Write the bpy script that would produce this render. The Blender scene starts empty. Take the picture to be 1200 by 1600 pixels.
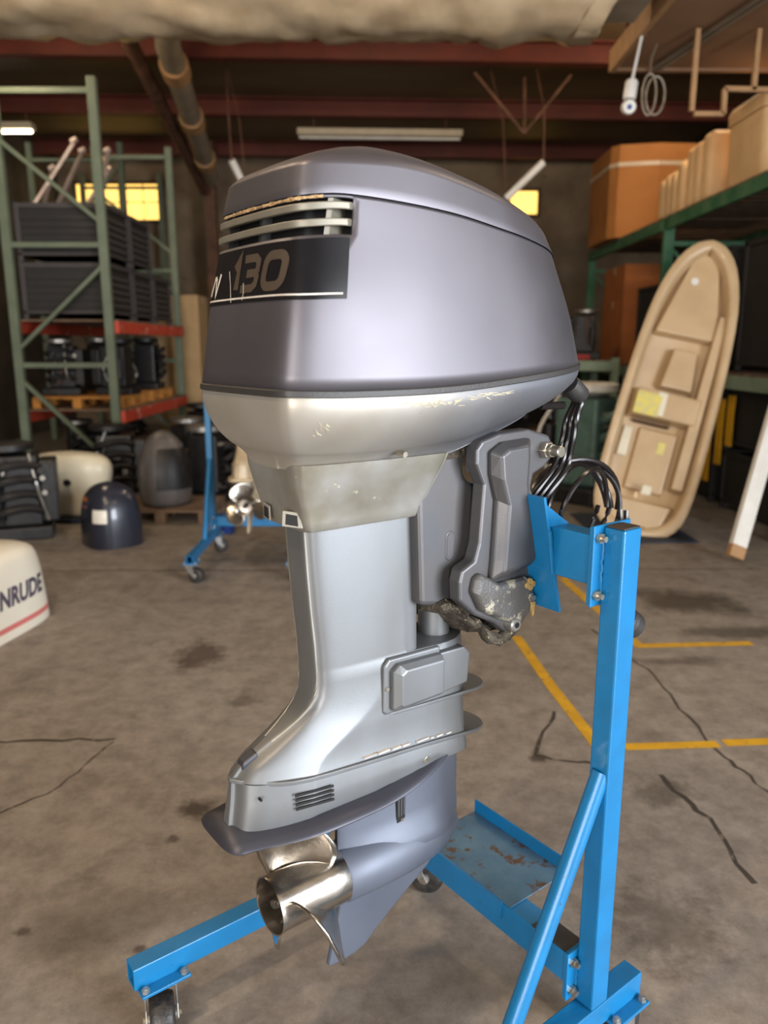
import bpy, bmesh, math, random
from mathutils import Vector, Matrix
random.seed(7)
scene = bpy.context.scene
COL = scene.collection
PI = math.pi

# ------------------------------------------------------------------ camera
PITCH = math.radians(12.27)
cam_d = bpy.data.cameras.new('camera')
cam = bpy.data.objects.new('camera', cam_d); COL.objects.link(cam)
cam.location = (0, 0, 1.5)
cam.rotation_euler = (PI/2 - PITCH, 0, 0)
cam_d.sensor_fit = 'VERTICAL'; cam_d.sensor_height = 36.0; cam_d.lens = 36.0*1190/1600
cam_d.clip_start = 0.05; cam_d.clip_end = 200
cam_d.dof.use_dof = True; cam_d.dof.focus_distance = 1.42; cam_d.dof.aperture_fstop = 2.9
scene.camera = cam

# ------------------------------------------------------------------ world, light, exposure
w = bpy.data.worlds.new('world'); scene.world = w; w.use_nodes = True
bg = w.node_tree.nodes['Background']
bg.inputs[0].default_value = (0.62, 0.75, 1.0, 1); bg.inputs[1].default_value = 1.0

def area_light(name, loc, target, sx, sy, power, color, spread=PI):
    l = bpy.data.lights.new(name, 'AREA'); l.shape = 'RECTANGLE'; l.size = sx; l.size_y = sy
    l.energy = power; l.color = color; l.spread = spread
    o = bpy.data.objects.new(name, l); COL.objects.link(o); o.location = loc
    d = Vector(target) - Vector(loc); o.rotation_euler = d.to_track_quat('-Z', 'Y').to_euler()
    return o
# daylight entering by the open roll-up door in the right wall, behind the photographer
area_light('door_daylight', (5.36, -2.6, 1.9), (0, 1.2, 1.3), 3.4, 3.4, 540, (0.91, 0.95, 1.0))
# daylight from a second doorway in the front wall, behind the photographer to the left
area_light('front_door_daylight', (-1.6, -5.42, 1.6), (-.6, 1.5, .5), 4.0, 3.0, 285, (1.0, 0.94, 0.86))
vs = scene.view_settings
vs.view_transform = 'Standard'; vs.look = 'None'; vs.gamma = 1.0; vs.use_curve_mapping = False
vs.exposure = 0.7

# ------------------------------------------------------------------ materials
def srgb(r, g, b):
    f = lambda c: ((c/255.0)/12.92 if c/255.0 <= 0.04045 else ((c/255.0+0.055)/1.055)**2.4)
    return (f(r), f(g), f(b), 1.0)
MATS = {}
def mat(name, col, rough=0.6, metal=0.0, col2=None, scale=8.0, amount=0.5, bump=0.0, bscale=60.0,
        spot=None, spot_scale=14.0, spot_thr=0.62, coat=0.0, emit=None, stretch=None, rough_var=0.0, trans=0.0):
    if name in MATS: return MATS[name]
    m = bpy.data.materials.new(name); m.use_nodes = True
    nt = m.node_tree; n = nt.nodes; L = nt.links
    b = n['Principled BSDF']
    b.inputs['Roughness'].default_value = rough; b.inputs['Metallic'].default_value = metal
    b.inputs['Coat Weight'].default_value = coat
    if trans: b.inputs['Transmission Weight'].default_value = trans
    tc = n.new('ShaderNodeTexCoord'); mp = n.new('ShaderNodeMapping')
    L.new(tc.outputs['Object'], mp.inputs[0])
    if stretch: mp.inputs['Scale'].default_value = stretch
    ns = n.new('ShaderNodeTexNoise'); ns.inputs['Scale'].default_value = scale; ns.inputs['Detail'].default_value = 6
    L.new(mp.outputs[0], ns.inputs['Vector'])
    if col2 is None: col2 = tuple(c*0.8 for c in col[:3])+(1,)
    rp = n.new('ShaderNodeValToRGB')
    rp.color_ramp.elements[0].position = 0.5-0.5*amount*0.6; rp.color_ramp.elements[1].position = 0.5+0.5*amount*0.6
    rp.color_ramp.elements[0].position = 0.36; rp.color_ramp.elements[1].position = 0.66
    mixa = tuple(col[i]*(1-amount)+col2[i]*amount for i in range(3))+(1,)
    rp.color_ramp.elements[0].color = mixa; rp.color_ramp.elements[1].color = col
    L.new(ns.outputs['Fac'], rp.inputs[0])
    out = rp.outputs[0]
    if spot:
        n2 = n.new('ShaderNodeTexNoise'); n2.inputs['Scale'].default_value = spot_scale; n2.inputs['Detail'].default_value = 8
        n2.inputs['Roughness'].default_value = 0.65
        L.new(mp.outputs[0], n2.inputs['Vector'])
        r2 = n.new('ShaderNodeValToRGB'); r2.color_ramp.elements[0].position = spot_thr; r2.color_ramp.elements[1].position = min(1, spot_thr+0.06)
        L.new(n2.outputs['Fac'], r2.inputs[0])
        mx = n.new('ShaderNodeMixRGB'); L.new(r2.outputs[0], mx.inputs[0]); L.new(out, mx.inputs[1]); mx.inputs[2].default_value = spot
        out = mx.outputs[0]
    L.new(out, b.inputs['Base Color'])
    if rough_var:
        mr = n.new('ShaderNodeMapRange'); mr.inputs[1].default_value = 0.3; mr.inputs[2].default_value = 0.7
        mr.inputs[3].default_value = max(0, rough-rough_var); mr.inputs[4].default_value = rough+rough_var
        L.new(ns.outputs['Fac'], mr.inputs[0]); L.new(mr.outputs[0], b.inputs['Roughness'])
    if bump:
        n3 = n.new('ShaderNodeTexNoise'); n3.inputs['Scale'].default_value = bscale; n3.inputs['Detail'].default_value = 4
        L.new(mp.outputs[0], n3.inputs['Vector'])
        bp = n.new('ShaderNodeBump'); bp.inputs['Strength'].default_value = bump; bp.inputs['Distance'].default_value = 0.01
        L.new(n3.outputs['Fac'], bp.inputs['Height']); L.new(bp.outputs[0], b.inputs['Normal'])
    if emit:
        b.inputs['Emission Color'].default_value = emit[0]; b.inputs['Emission Strength'].default_value = emit[1]
    MATS[name] = m
    return m


# motor
M_COWL = mat('metallic_lilac_grey_paint', srgb(104, 101, 106), 0.45, 0.75, srgb(96, 93, 98), 5, 0.6, bump=0.04, bscale=900, rough_var=0.04)
M_PAN = mat('worn_silver_paint', srgb(170, 166, 159), 0.46, 0.5, srgb(154, 146, 131), 6, 0.7, bump=0.05, bscale=700,
            spot=srgb(120, 112, 98), spot_scale=26, spot_thr=0.69, rough_var=0.06)
def aft_to_bow_blend(m, bow_col):
    '''base colour shifts along x, pale silver aft to slate towards the bow'''
    nt = m.node_tree; n = nt.nodes; L = nt.links; b = n['Principled BSDF']; src = b.inputs['Base Color'].links[0].from_socket
    tc = n.new('ShaderNodeTexCoord'); sp = n.new('ShaderNodeSeparateXYZ'); L.new(tc.outputs['Object'], sp.inputs[0])
    ns = n.new('ShaderNodeTexNoise'); ns.inputs['Scale'].default_value = 9; ns.inputs['Detail'].default_value = 6; L.new(tc.outputs['Object'], ns.inputs['Vector'])
    ad = n.new('ShaderNodeMath'); ad.operation = 'MULTIPLY_ADD'; L.new(ns.outputs['Fac'], ad.inputs[0]); ad.inputs[1].default_value = .16; L.new(sp.outputs['X'], ad.inputs[2])
    mr = n.new('ShaderNodeMapRange'); mr.inputs[1].default_value = -.24; mr.inputs[2].default_value = .06; L.new(ad.outputs[0], mr.inputs[0])
    mx = n.new('ShaderNodeMixRGB'); L.new(mr.outputs[0], mx.inputs[0]); L.new(src, mx.inputs[1]); mx.inputs[2].default_value = bow_col
    L.new(mx.outputs[0], b.inputs['Base Color'])
aft_to_bow_blend(M_PAN, srgb(104, 106, 112))
M_LEG = mat('silver_blue_paint', srgb(124, 127, 130), 0.46, 0.62, srgb(114, 115, 115), 7, 0.7, bump=0.04, bscale=700,
            spot=srgb(196, 194, 188), spot_scale=40, spot_thr=0.74, rough_var=0.06, stretch=(1, 1, 0.4))
M_NECK = mat('scuffed_silver_paint', srgb(150, 149, 144), 0.48, 0.5, srgb(126, 120, 104), 12, 0.8, bump=0.06, bscale=500,
             spot=srgb(200, 190, 165), spot_scale=34, spot_thr=0.66, rough_var=0.08)
M_GEAR = mat('slate_blue_paint', srgb(98, 104, 117), 0.48, 0.32, srgb(88, 94, 107), 6, 0.6, bump=0.03, bscale=800, rough_var=0.05)
M_BRKT = mat('bracket_grey_paint', srgb(84, 85, 89), 0.42, 0.5, srgb(96, 92, 90), 9, 0.7, bump=0.05, bscale=400, rough_var=0.06)
M_CRUST = mat('corroded_aluminium', srgb(92, 84, 72), 0.8, 0.1, srgb(40, 34, 28), 45, 0.9, bump=0.9, bscale=150, spot=srgb(176, 164, 130), spot_scale=70, spot_thr=0.6)
M_BRKTC = mat('corroding_bracket_paint', srgb(98, 98, 99), 0.5, 0.4, srgb(84, 80, 74), 14, 0.8, bump=0.2, bscale=200, spot=srgb(170, 164, 146), spot_scale=24, spot_thr=0.56)
M_RUBBER = mat('black_rubber', srgb(36, 35, 36), 0.55, 0.0, srgb(52, 50, 48), 20, 0.6, bump=0.15, bscale=300)
M_SEAM = mat('seam_rubber', srgb(50, 48, 47), 0.5, 0.0, srgb(44, 43, 43), 20, 0.7, bump=0.1, bscale=200)
M_HOSE = mat('hose_black', srgb(22, 20, 21), 0.28, 0.0, srgb(30, 24, 24), 20, 0.6)
M_DECAL = mat('black_gloss_decal', srgb(20, 19, 21), 0.25, 0.0, srgb(28, 26, 27), 10, 0.6)
M_DECAL.node_tree.nodes['Principled BSDF'].inputs['Specular IOR Level'].default_value = 0.22
M_DECALNUM = mat('decal_bronze_grey', srgb(74, 64, 54), 0.4, 0.2, srgb(80, 70, 60), 30, 0.5)
M_DECALWHITE = mat('decal_white', srgb(206, 200, 192), 0.5, 0.0, srgb(150, 140, 130), 40, 0.5)
M_INTAKE = mat('intake_black', srgb(18, 17, 18), 0.7)
M_SLAT = mat('grille_grey', srgb(128, 124, 112), 0.45, 0.35, srgb(112, 104, 90), 16, 0.6)
M_CHIP = mat('chipped_gelcoat', srgb(214, 180, 130), 0.8, 0.0, srgb(120, 90, 60), 120, 0.9, bump=0.8, bscale=300)
M_STEEL = mat('polished_stainless', srgb(205, 198, 188), 0.24, 1.0, srgb(180, 172, 162), 18, 0.5, bump=0.03, bscale=120, rough_var=0.06)
M_BOLT = mat('zinc_bolt', srgb(196, 190, 176), 0.3, 0.9, srgb(150, 140, 118), 60, 0.6)
M_BRASS = mat('brass_yellow', srgb(206, 176, 112), 0.5, 0.4, srgb(170, 130, 70), 80, 0.7, bump=0.3, bscale=200)
M_ANODE = mat('dark_plate_paint', srgb(66, 67, 76), 0.42, 0.45, srgb(58, 57, 65), 9, 0.6)
# stand
M_BLUE = mat('blue_enamel', srgb(19, 114, 170), 0.34, 0.05, srgb(22, 102, 150), 14, 0.6, bump=0.05, bscale=220,
             spot=srgb(52, 66, 74), spot_scale=48, spot_thr=0.665, coat=0.15)
M_TRAY = mat('worn_blue_tray', srgb(96, 128, 150), 0.42, 0.3, srgb(70, 108, 134), 12, 0.8, bump=0.08, bscale=160,
             spot=srgb(96, 72, 54), spot_scale=20, spot_thr=0.545)
M_TAR = mat('tarry_top', srgb(70, 62, 56), 0.5, 0.2, srgb(40, 50, 60), 20, 0.8)
M_ZINC = mat('zinc_plated', srgb(176, 176, 172), 0.4, 0.75, srgb(140, 140, 138), 30, 0.6)
M_WHEEL = mat('black_wheel', srgb(30, 29, 30), 0.45, 0.0, srgb(70, 66, 62), 60, 0.6, bump=0.2, bscale=150)

# ------------------------------------------------------------------ mesh helpers
BASE = [0.0]
class MB:
    """collects vertices and faces; with motor=True coordinates are (fore, near side, up)"""
    def __init__(s, motor=False): s.v = []; s.f = []; s.mo = motor
    def add(s, pts, faces):
        o = len(s.v)
        s.v += [tuple(p) for p in pts]; s.f += [tuple(i+o for i in f) for f in faces]
        return s
    def box(s, a, b):
        (x0, y0, z0), (x1, y1, z1) = a, b
        P = [(x0,y0,z0),(x1,y0,z0),(x1,y1,z0),(x0,y1,z0),(x0,y0,z1),(x1,y0,z1),(x1,y1,z1),(x0,y1,z1)]
        return s.add(P, [(0,3,2,1),(4,5,6,7),(0,1,5,4),(1,2,6,5),(2,3,7,6),(3,0,4,7)])
    def bar(s, p0, p1, wd, ht, up=(0,0,1)):
        p0, p1 = Vector(p0), Vector(p1); d = (p1-p0).normalized()
        side = d.cross(Vector(up))
        if side.length < 1e-4: side = d.cross(Vector((1,0,0)))
        side.normalize(); u = side.cross(d).normalized()
        P = []
        for p in (p0, p1):
            for (a, b) in ((-1,-1),(1,-1),(1,1),(-1,1)): P.append(p+side*a*wd/2+u*b*ht/2)
        return s.add(P, [(0,1,2,3),(7,6,5,4),(0,4,5,1),(1,5,6,2),(2,6,7,3),(3,7,4,0)])
    def cyl(s, p0, p1, r0, r1=None, n=20, cap=True):
        r1 = r0 if r1 is None else r1
        return s.lathe(p0, p1, [(0, r0), (1, r1)], n, cap)
    def lathe(s, p0, p1, prof, n=24, cap=True):
        p0, p1 = Vector(p0), Vector(p1); d = p1-p0; dn = d.normalized()
        a = dn.cross(Vector((0,0,1)))
        if a.length < 1e-3: a = dn.cross(Vector((1,0,0)))
        a.normalize(); b = dn.cross(a)
        rings = []
        for t, r in prof:
            c = p0+d*t
            rings.append([c+a*r*math.cos(2*PI*i/n)+b*r*math.sin(2*PI*i/n) for i in range(n)])
        return s.loft(rings, cap, cap)
    def loft(s, rings, cap0=True, cap1=True, closed=True):
        n = len(rings[0]); o = len(s.v)
        for r in rings: s.v += [tuple(p) for p in r]
        for k in range(len(rings)-1):
            for i in range(n if closed else n-1):
                j = (i+1) % n
                s.f.append((o+k*n+i, o+k*n+j, o+(k+1)*n+j, o+(k+1)*n+i))
        if cap0: s.f.append(tuple(o+i for i in range(n))[::-1])
        if cap1: s.f.append(tuple(o+(len(rings)-1)*n+i for i in range(n)))
        return s
    def tube(s, pts, r, n=10, cap=True):
        pts = [Vector(p) for p in pts]; rings = []
        ref = Vector((0.13, 0.21, 1)).normalized()
        for i, p in enumerate(pts):
            d = (pts[min(i+1, len(pts)-1)]-pts[max(i-1, 0)]).normalized()
            a = d.cross(ref)
            if a.length < 0.05: a = d.cross(Vector((1, 0, 0)))
            a.normalize(); b = d.cross(a)
            rr = r(i/(len(pts)-1)) if callable(r) else r
            rings.append([p+a*rr*math.cos(2*PI*k/n)+b*rr*math.sin(2*PI*k/n) for k in range(n)])
        return s.loft(rings, cap, cap)
    def prism(s, outline, d0, d1, axis='n'):
        """outline of (x,z) extruded along the second axis (n/y), or (x,y) along z when axis='z'"""
        k = len(outline); P = []
        for d in (d0, d1):
            for (a, b) in outline: P.append((a, d, b) if axis == 'n' else (a, b, d))
        F = [tuple(range(k))[::-1], tuple(range(k, 2*k))]
        for i in range(k): F.append((i, (i+1) % k, k+(i+1) % k, k+i))
        return s.add(P, F)
    def build(s, name, m, parent=None, smooth=False, bevel=0, seg=2, solid=0, angle=35, subsurf=0):
        me = bpy.data.meshes.new(name)
        V = [(x, -y, z-BASE[0]) for (x, y, z) in s.v] if s.mo else s.v
        me.from_pydata(V, [], s.f)
        bm = bmesh.new(); bm.from_mesh(me)
        bmesh.ops.remove_doubles(bm, verts=bm.verts, dist=1e-6)
        bmesh.ops.recalc_face_normals(bm, faces=bm.faces)
        if smooth:
            for f in bm.faces: f.smooth = True
            lim = math.radians(angle)
            for e in bm.edges:
                if len(e.link_faces) == 2 and e.calc_face_angle(0) > lim: e.smooth = False
        bm.to_mesh(me); bm.free()
        me.materials.append(m)
        o = bpy.data.objects.new(name, me); COL.objects.link(o)
        if parent: o.parent = parent
        if solid:
            md = o.modifiers.new('solid', 'SOLIDIFY'); md.thickness = abs(solid); md.offset = -1 if solid > 0 else 1
        if bevel:
            md = o.modifiers.new('bevel', 'BEVEL'); md.width = bevel; md.segments = seg; md.limit_method = 'ANGLE'; md.angle_limit = math.radians(35)
            md.harden_normals = False
        if subsurf:
            md = o.modifiers.new('sub', 'SUBSURF'); md.levels = subsurf; md.render_levels = subsurf
        return o

def thing(name, label, cat, loc=(0,0,0), rz=0, group=None):
    o = bpy.data.objects.new(name, None); COL.objects.link(o); o.location = loc; o.rotation_euler = (0, 0, rz)
    o.empty_display_size = 0.1
    return tag(o, label, cat, group)
def tag(o, label=None, cat=None, group=None, kind=None):
    if label: o['label'] = label
    if cat: o['category'] = cat
    if group: o['group'] = group
    if kind: o['kind'] = kind
    return o
def struct(o): o['kind'] = 'structure'; return o
def copy_tree(o, parent=None):
    c = o.copy(); COL.objects.link(c); c.parent = parent
    for ch in list(o.children): copy_tree(ch, c)
    return c
def catmull(P, k=6, sym=False):
    """open Catmull-Rom through 2D/3D points; sym mirrors the second coordinate at both ends"""
    P = [tuple(p) for p in P]
    if sym:
        a = (P[1][0], -P[1][1])+tuple(P[1][2:]); b = (P[-2][0], -P[-2][1])+tuple(P[-2][2:])
    else:
        a = tuple(2*P[0][i]-P[1][i] for i in range(len(P[0]))); b = tuple(2*P[-1][i]-P[-2][i] for i in range(len(P[0])))
    Q = [a]+P+[b]; out = []
    for i in range(1, len(Q)-2):
        for j in range(k):
            t = j/k; r = []
            for c in range(len(P[0])):
                p0, p1, p2, p3 = Q[i-1][c], Q[i][c], Q[i+1][c], Q[i+2][c]
                r.append(0.5*((2*p1)+(-p0+p2)*t+(2*p0-5*p1+4*p2-p3)*t*t+(-p0+3*p1-3*p2+p3)*t**3))
            out.append(tuple(r))
    out.append(P[-1]); return out
def interp(tbl, x):
    if x <= tbl[0][0]: return tbl[0][1]
    for (a, va), (b, vb) in zip(tbl, tbl[1:]):
        if x <= b:
            t = (x-a)/(b-a); return va+(vb-va)*t
    return tbl[-1][1]
def sm(tbl, x):
    """smooth interpolation through a table"""
    if x <= tbl[0][0]: return tbl[0][1]
    if x >= tbl[-1][0]: return tbl[-1][1]
    for i, ((a, va), (b, vb)) in enumerate(zip(tbl, tbl[1:])):
        if x <= b:
            t = (x-a)/(b-a)
            ma = (vb-(tbl[i-1][1] if i else va))/(b-(tbl[i-1][0] if i else a))*(b-a)
            mb = ((tbl[i+2][1] if i+2 < len(tbl) else vb)-va)/((tbl[i+2][0] if i+2 < len(tbl) else b)-a)*(b-a)
            return (2*t**3-3*t*t+1)*va+(t**3-2*t*t+t)*ma+(-2*t**3+3*t*t)*vb+(t**3-t*t)*mb
def full(half):   # half outline from aft centre to fore centre -> closed ring
    return half+[(x, -n)+tuple(r) for (x, n, *r) in half[-2:0:-1]]

# ================================================================== SETTING
M_FLOOR = bpy.data.materials.new('concrete_floor'); M_FLOOR.use_nodes = True
def floor_nodes():
    nt = M_FLOOR.node_tree; n = nt.nodes; L = nt.links; b = n['Principled BSDF']
    tc = n.new('ShaderNodeTexCoord')
    def noise(sc, det=8, ro=0.6, src=None):
        t = n.new('ShaderNodeTexNoise'); t.inputs['Scale'].default_value = sc; t.inputs['Detail'].default_value = det; t.inputs['Roughness'].default_value = ro
        L.new(src or tc.outputs['Object'], t.inputs['Vector']); return t.outputs['Fac']
    def ramp(src, p0, p1, c0, c1):
        r = n.new('ShaderNodeValToRGB'); r.color_ramp.elements[0].position = p0; r.color_ramp.elements[1].position = p1
        r.color_ramp.elements[0].color = c0; r.color_ramp.elements[1].color = c1; L.new(src, r.inputs[0]); return r.outputs[0]
    def mix(f, a, bcol, ty='MIX'):
        m = n.new('ShaderNodeMixRGB'); m.blend_type = ty
        for i, s in enumerate((f, a, bcol)):
            if hasattr(s, 'is_linked') or hasattr(s, 'links'): L.new(s, m.inputs[i])
            else: m.inputs[i].default_value = s
        return m.outputs[0]
    W, K = (1,1,1,1), (0,0,0,1)
    base = ramp(noise(0.9), 0.3, 0.7, srgb(114, 104, 97), srgb(140, 131, 123))
    base = mix(0.65, base, ramp(noise(9, 10, 0.78), 0.32, 0.68, srgb(92, 83, 77), srgb(160, 152, 142)))
    base = mix(ramp(noise(2.6, 9, 0.72), 0.52, 0.70, K, (0.55,0.55,0.55,1)), base, srgb(84, 74, 66))
    base = mix(ramp(noise(1.7, 9, 0.75), 0.56, 0.72, K, (0.5,0.5,0.5,1)), base, srgb(164, 154, 143))
    base = mix(ramp(noise(110, 3, 0.6), 0.66, 0.74, K, (0.5,0.5,0.5,1)), base, srgb(176, 168, 156))
    base = mix(ramp(noise(42, 5, 0.7), 0.66, 0.76, K, (0.45,0.45,0.45,1)), base, srgb(78, 68, 60))
    # oil stains: worn dark blotches with a place of their own
    def blot(cx, cy, rx, ry, dark, col=srgb(52, 42, 34)):
        nonlocal base
        mp = n.new('ShaderNodeMapping'); mp.inputs['Location'].default_value = (-cx/rx, -cy/ry, 0); mp.inputs['Scale'].default_value = (1/rx, 1/ry, 1)
        L.new(tc.outputs['Object'], mp.inputs[0])
        ds = n.new('ShaderNodeVectorMath'); ds.operation = 'LENGTH'
        L.new(mp.outputs[0], ds.inputs[0])
        ad = n.new('ShaderNodeMath'); ad.operation = 'MULTIPLY_ADD'; L.new(noise(9 if rx < .3 else 4, 6, 0.7), ad.inputs[0]); ad.inputs[1].default_value = 1.7; 
        L.new(ds.outputs['Value'], ad.inputs[2])
        sb = n.new('ShaderNodeMath'); sb.operation = 'SUBTRACT'; L.new(ad.outputs[0], sb.inputs[0]); sb.inputs[1].default_value = 1.0
        f = ramp(sb.outputs[0], 0.25, 0.75, (dark,dark,dark,1), K)
        base = mix(f, base, col)
    blot(-0.62, 2.26, .085, .075, .85)
    blot(-0.66, 2.10, .03, .03, .7)
    blot(-0.92, 3.55, .16, .22, .75, srgb(62, 44, 38))
    blot(-0.62, 3.05, .1, .08, .5)
    blot(1.85, 4.35, .42, .30, .85)
    blot(1.55, 4.55, .3, .12, .6)
    blot(1.95, 3.86, .5, .12, .7)
    blot(1.45, 3.47, .3, .08, .6)
    blot(0.57, 2.585, .05, .05, .85)
    blot(0.2, 3.2, .5, .3, .35)
    blot(-0.95, 1.72, .03, .03, .7)
    blot(-0.62, 1.66, .025, .02, .7)
    blot(-0.78, 1.75, .3, .2, .3)
    blot(0.95, 2.35, .16, .12, .45)
    blot(0.75, 1.75, .2, .2, .4)
    blot(-0.3, 5.4, 1.2, .4, .35)
    L.new(base, b.inputs['Base Color'])
    b.inputs['Roughness'].default_value = 0.62
    b.inputs['Specular IOR Level'].default_value = 0.35
    bp = n.new('ShaderNodeBump'); bp.inputs['Strength'].default_value = 0.25; bp.inputs['Distance'].default_value = 0.004
    L.new(noise(55, 6, 0.7), bp.inputs['Height']); L.new(bp.outputs[0], b.inputs['Normal'])
floor_nodes()
fl = struct(MB().box((-6.3, -6, -0.12), (5.6, 15.4, 0)).build('floor', M_FLOOR))
# painted floor markings and cracks are pieces of the floor
M_YEL = mat('worn_yellow_paint', srgb(206, 158, 20), 0.6, 0.0, srgb(180, 134, 20), 12, 0.7, spot=srgb(112, 96, 70), spot_scale=16, spot_thr=0.60)
M_CRACK = mat('crack_dark', srgb(58, 50, 43), 0.9, spot=srgb(112, 101, 90), spot_scale=22, spot_thr=0.55)
def strip(name, pts, wd, m, z):
    mb = MB(); L_, R_ = [], []
    for i, p in enumerate(pts):
        q0 = Vector(pts[max(i-1, 0)]); q1 = Vector(pts[min(i+1, len(pts)-1)]); d = (q1-q0).normalized(); nn = Vector((-d.y, d.x))
        ww = wd*(0.7+0.6*random.random()) if m is M_CRACK else wd
        L_.append((p[0]+nn.x*ww/2, p[1]+nn.y*ww/2)); R_.append((p[0]-nn.x*ww/2, p[1]-nn.y*ww/2))
    k = len(pts)
    P = [(a, b, z) for a, b in L_]+[(a, b, z) for a, b in R_]
    mb.add(P, [(i, i+1, k+i+1, k+i) for i in range(k-1)])
    return mb.build(name, m, fl)
strip('floor_marking', [(0.70, 3.80), (0.755, 3.2), (0.83, 2.60)], .052, M_YEL, .0012)
strip('floor_marking', [(0.92, 2.66), (1.29, 2.68)], .05, M_YEL, .0012)
strip('floor_marking', [(1.315, 2.69), (2.2, 2.74)], .05, M_YEL, .0012)
strip('floor_marking', [(1.18, 4.85), (1.31, 3.64)], .055, M_YEL, .0012)
strip('floor_marking', [(1.29, 3.665), (1.90, 3.70)], .055, M_YEL, .0016)
def crack(pts, wd=.012, k=6, jit=.012):
    P = []
    for (a, b) in zip(pts, pts[1:]):
        for j in range(k):
            t = j/k; P.append((a[0]+(b[0]-a[0])*t+random.uniform(-jit, jit), a[1]+(b[1]-a[1])*t+random.uniform(-jit, jit)))
    P.append(pts[-1]); strip('floor_crack', P, wd, M_CRACK, .0007)
crack([(0.72, 2.96), (0.57, 2.60)], .014)
crack([(0.57, 2.59), (0.78, 2.54)], .016)
crack([(1.13, 3.9), (1.25, 3.38), (1.265, 2.69), (1.32, 2.35), (1.33, 1.6)], .013, 10)
crack([(0.98, 2.46), (1.05, 2.2), (1.06, 1.9)], .016)
crack([(-1.75, 2.68), (-1.05, 2.72)], .014, 10)
crack([(-0.42, 2.86), (0.05, 2.92)], .008, 8)
crack([(-1.4, 2.1), (-1.15, 2.35), (-1.05, 2.7)], .008, 8)
crack([(-2.8, 5.0), (2.6, 5.05)], .016, 22, .01)

M_WALLB = mat('plaster_back_wall', srgb(150, 132, 108), 0.85, 0, srgb(110, 92, 72), 1.6, 0.8, spot=srgb(84, 70, 56), spot_scale=3, spot_thr=0.62)
M_WALLD = mat('dark_metal_wall', srgb(84, 76, 68), 0.8, 0, srgb(60, 54, 48), 2, 0.8)
M_ROOF = mat('tan_roof_insulation', srgb(120, 102, 74), 0.6, 0.1, srgb(96, 78, 54), 1.3, 0.8, stretch=(0.4, 1, 1))
M_RED = mat('red_oxide_steel', srgb(104, 44, 30), 0.6, 0.1, srgb(80, 34, 24), 3, 0.7)
wb = struct(MB().box((-6.3, 15.2, 0), (5.6, 15.4, 5.2)).build('wall_back', M_WALLB))
wr = MB(); wr.box((5.4, -.8, 0), (5.6, 15.2, 5.2)); wr.box((5.4, -5.5, 0), (5.6, -4.4, 5.2)); wr.box((5.4, -4.4, 3.75), (5.6, -.8, 5.2)); struct(wr.build('wall_right', M_WALLD))
wl = MB(); wl.box((-6.3, -5.5, 0), (-6.1, 15.2, 5.2))
struct(wl.build('wall_left', M_WALLD))
wf = MB(); wf.box((-6.3, -5.7, 0), (-3.7, -5.5, 5.2)); wf.box((.5, -5.7, 0), (5.6, -5.5, 5.2)); wf.box((-3.7, -5.7, 3.2), (.5, -5.5, 5.2))
struct(wf.build('wall_front', M_WALLD))
ce = MB(); ce.box((-6.3, -5.7, 5.02), (5.6, 15.4, 5.14)); ceil = struct(ce.build('ceiling', M_ROOF))
# purlins of red oxide steel, skewed a little to the camera like the building
for k, y in enumerate((9.95, 12.2, 14.6, 7.6, 5.2, 2.8)):
    p = MB(); a = .042
    if True:
        p.bar((-6.1, y+a*-6.1, 4.9), (5.4, y+a*5.4, 4.9), .07, .24)
        p.bar((-6.1, y+a*-6.1-.05, 4.785), (5.4, y+a*5.4-.05, 4.785), .16, .02)
        p.bar((-6.1, y+a*-6.1-.05, 5.01), (5.4, y+a*5.4-.05, 5.01), .16, .02)
    struct(p.build('purlin', M_RED, ceil))

# ================================================================== OUTBOARD MOTOR (fore, near side, up)
OX, OY, ORZ = 0.1168, 1.4970, math.radians(37.3)
BASE[0] = 0.26
motor = thing('outboard_motor', 'large silver grey outboard motor hung on the near blue stand, black 130 decal', 'outboard motor', (OX, OY, 0.26), ORZ)
NEW = lambda: MB(True)

def cowl_half(xa, w1, wm, xf):
    c = [(xa-.014, 0), (xa-.012, .45*w1), (xa-.0085, w1-.042), (xa-.002, w1-.018), (xa+.011, w1-.003), (xa+.045, w1+(wm-w1)*.22), (xa+.11, w1+(wm-w1)*.53),
         (xa+.22, w1+(wm-w1)*.86), (-.06, wm), (xf-.19, wm*.985), (xf-.10, wm*.86), (xf-.04, wm*.62), (xf-.009, wm*.3), (xf, 0)]
    return catmull(c, 6, True)
zseam = lambda x: sm([(-.46, 1.438), (-.34, 1.435), (-.16, 1.438), (-.02, 1.448), (.16, 1.464), (.28, 1.474)], x)
zlid = lambda x: sm([(-.41, 1.708), (-.33, 1.716), (-.15, 1.706), (-.02, 1.688), (.13, 1.667), (.22, 1.652)], x)
zltop = lambda x: sm([(-.40, 1.755), (-.32, 1.762), (-.23, 1.766), (-.15, 1.758), (-.01, 1.730), (.11, 1.702), (.20, 1.680)], x)
def cowl_par(v):
    return (sm([(0, -.438), (.45, -.420), (.8, -.402), (1, -.394)], v), sm([(0, .154), (.45, .148), (.8, .137), (1, .133)], v),
            .205-.026*v-.006*v*v, sm([(0, .275), (.5, .252), (1, .212)], v))
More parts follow.
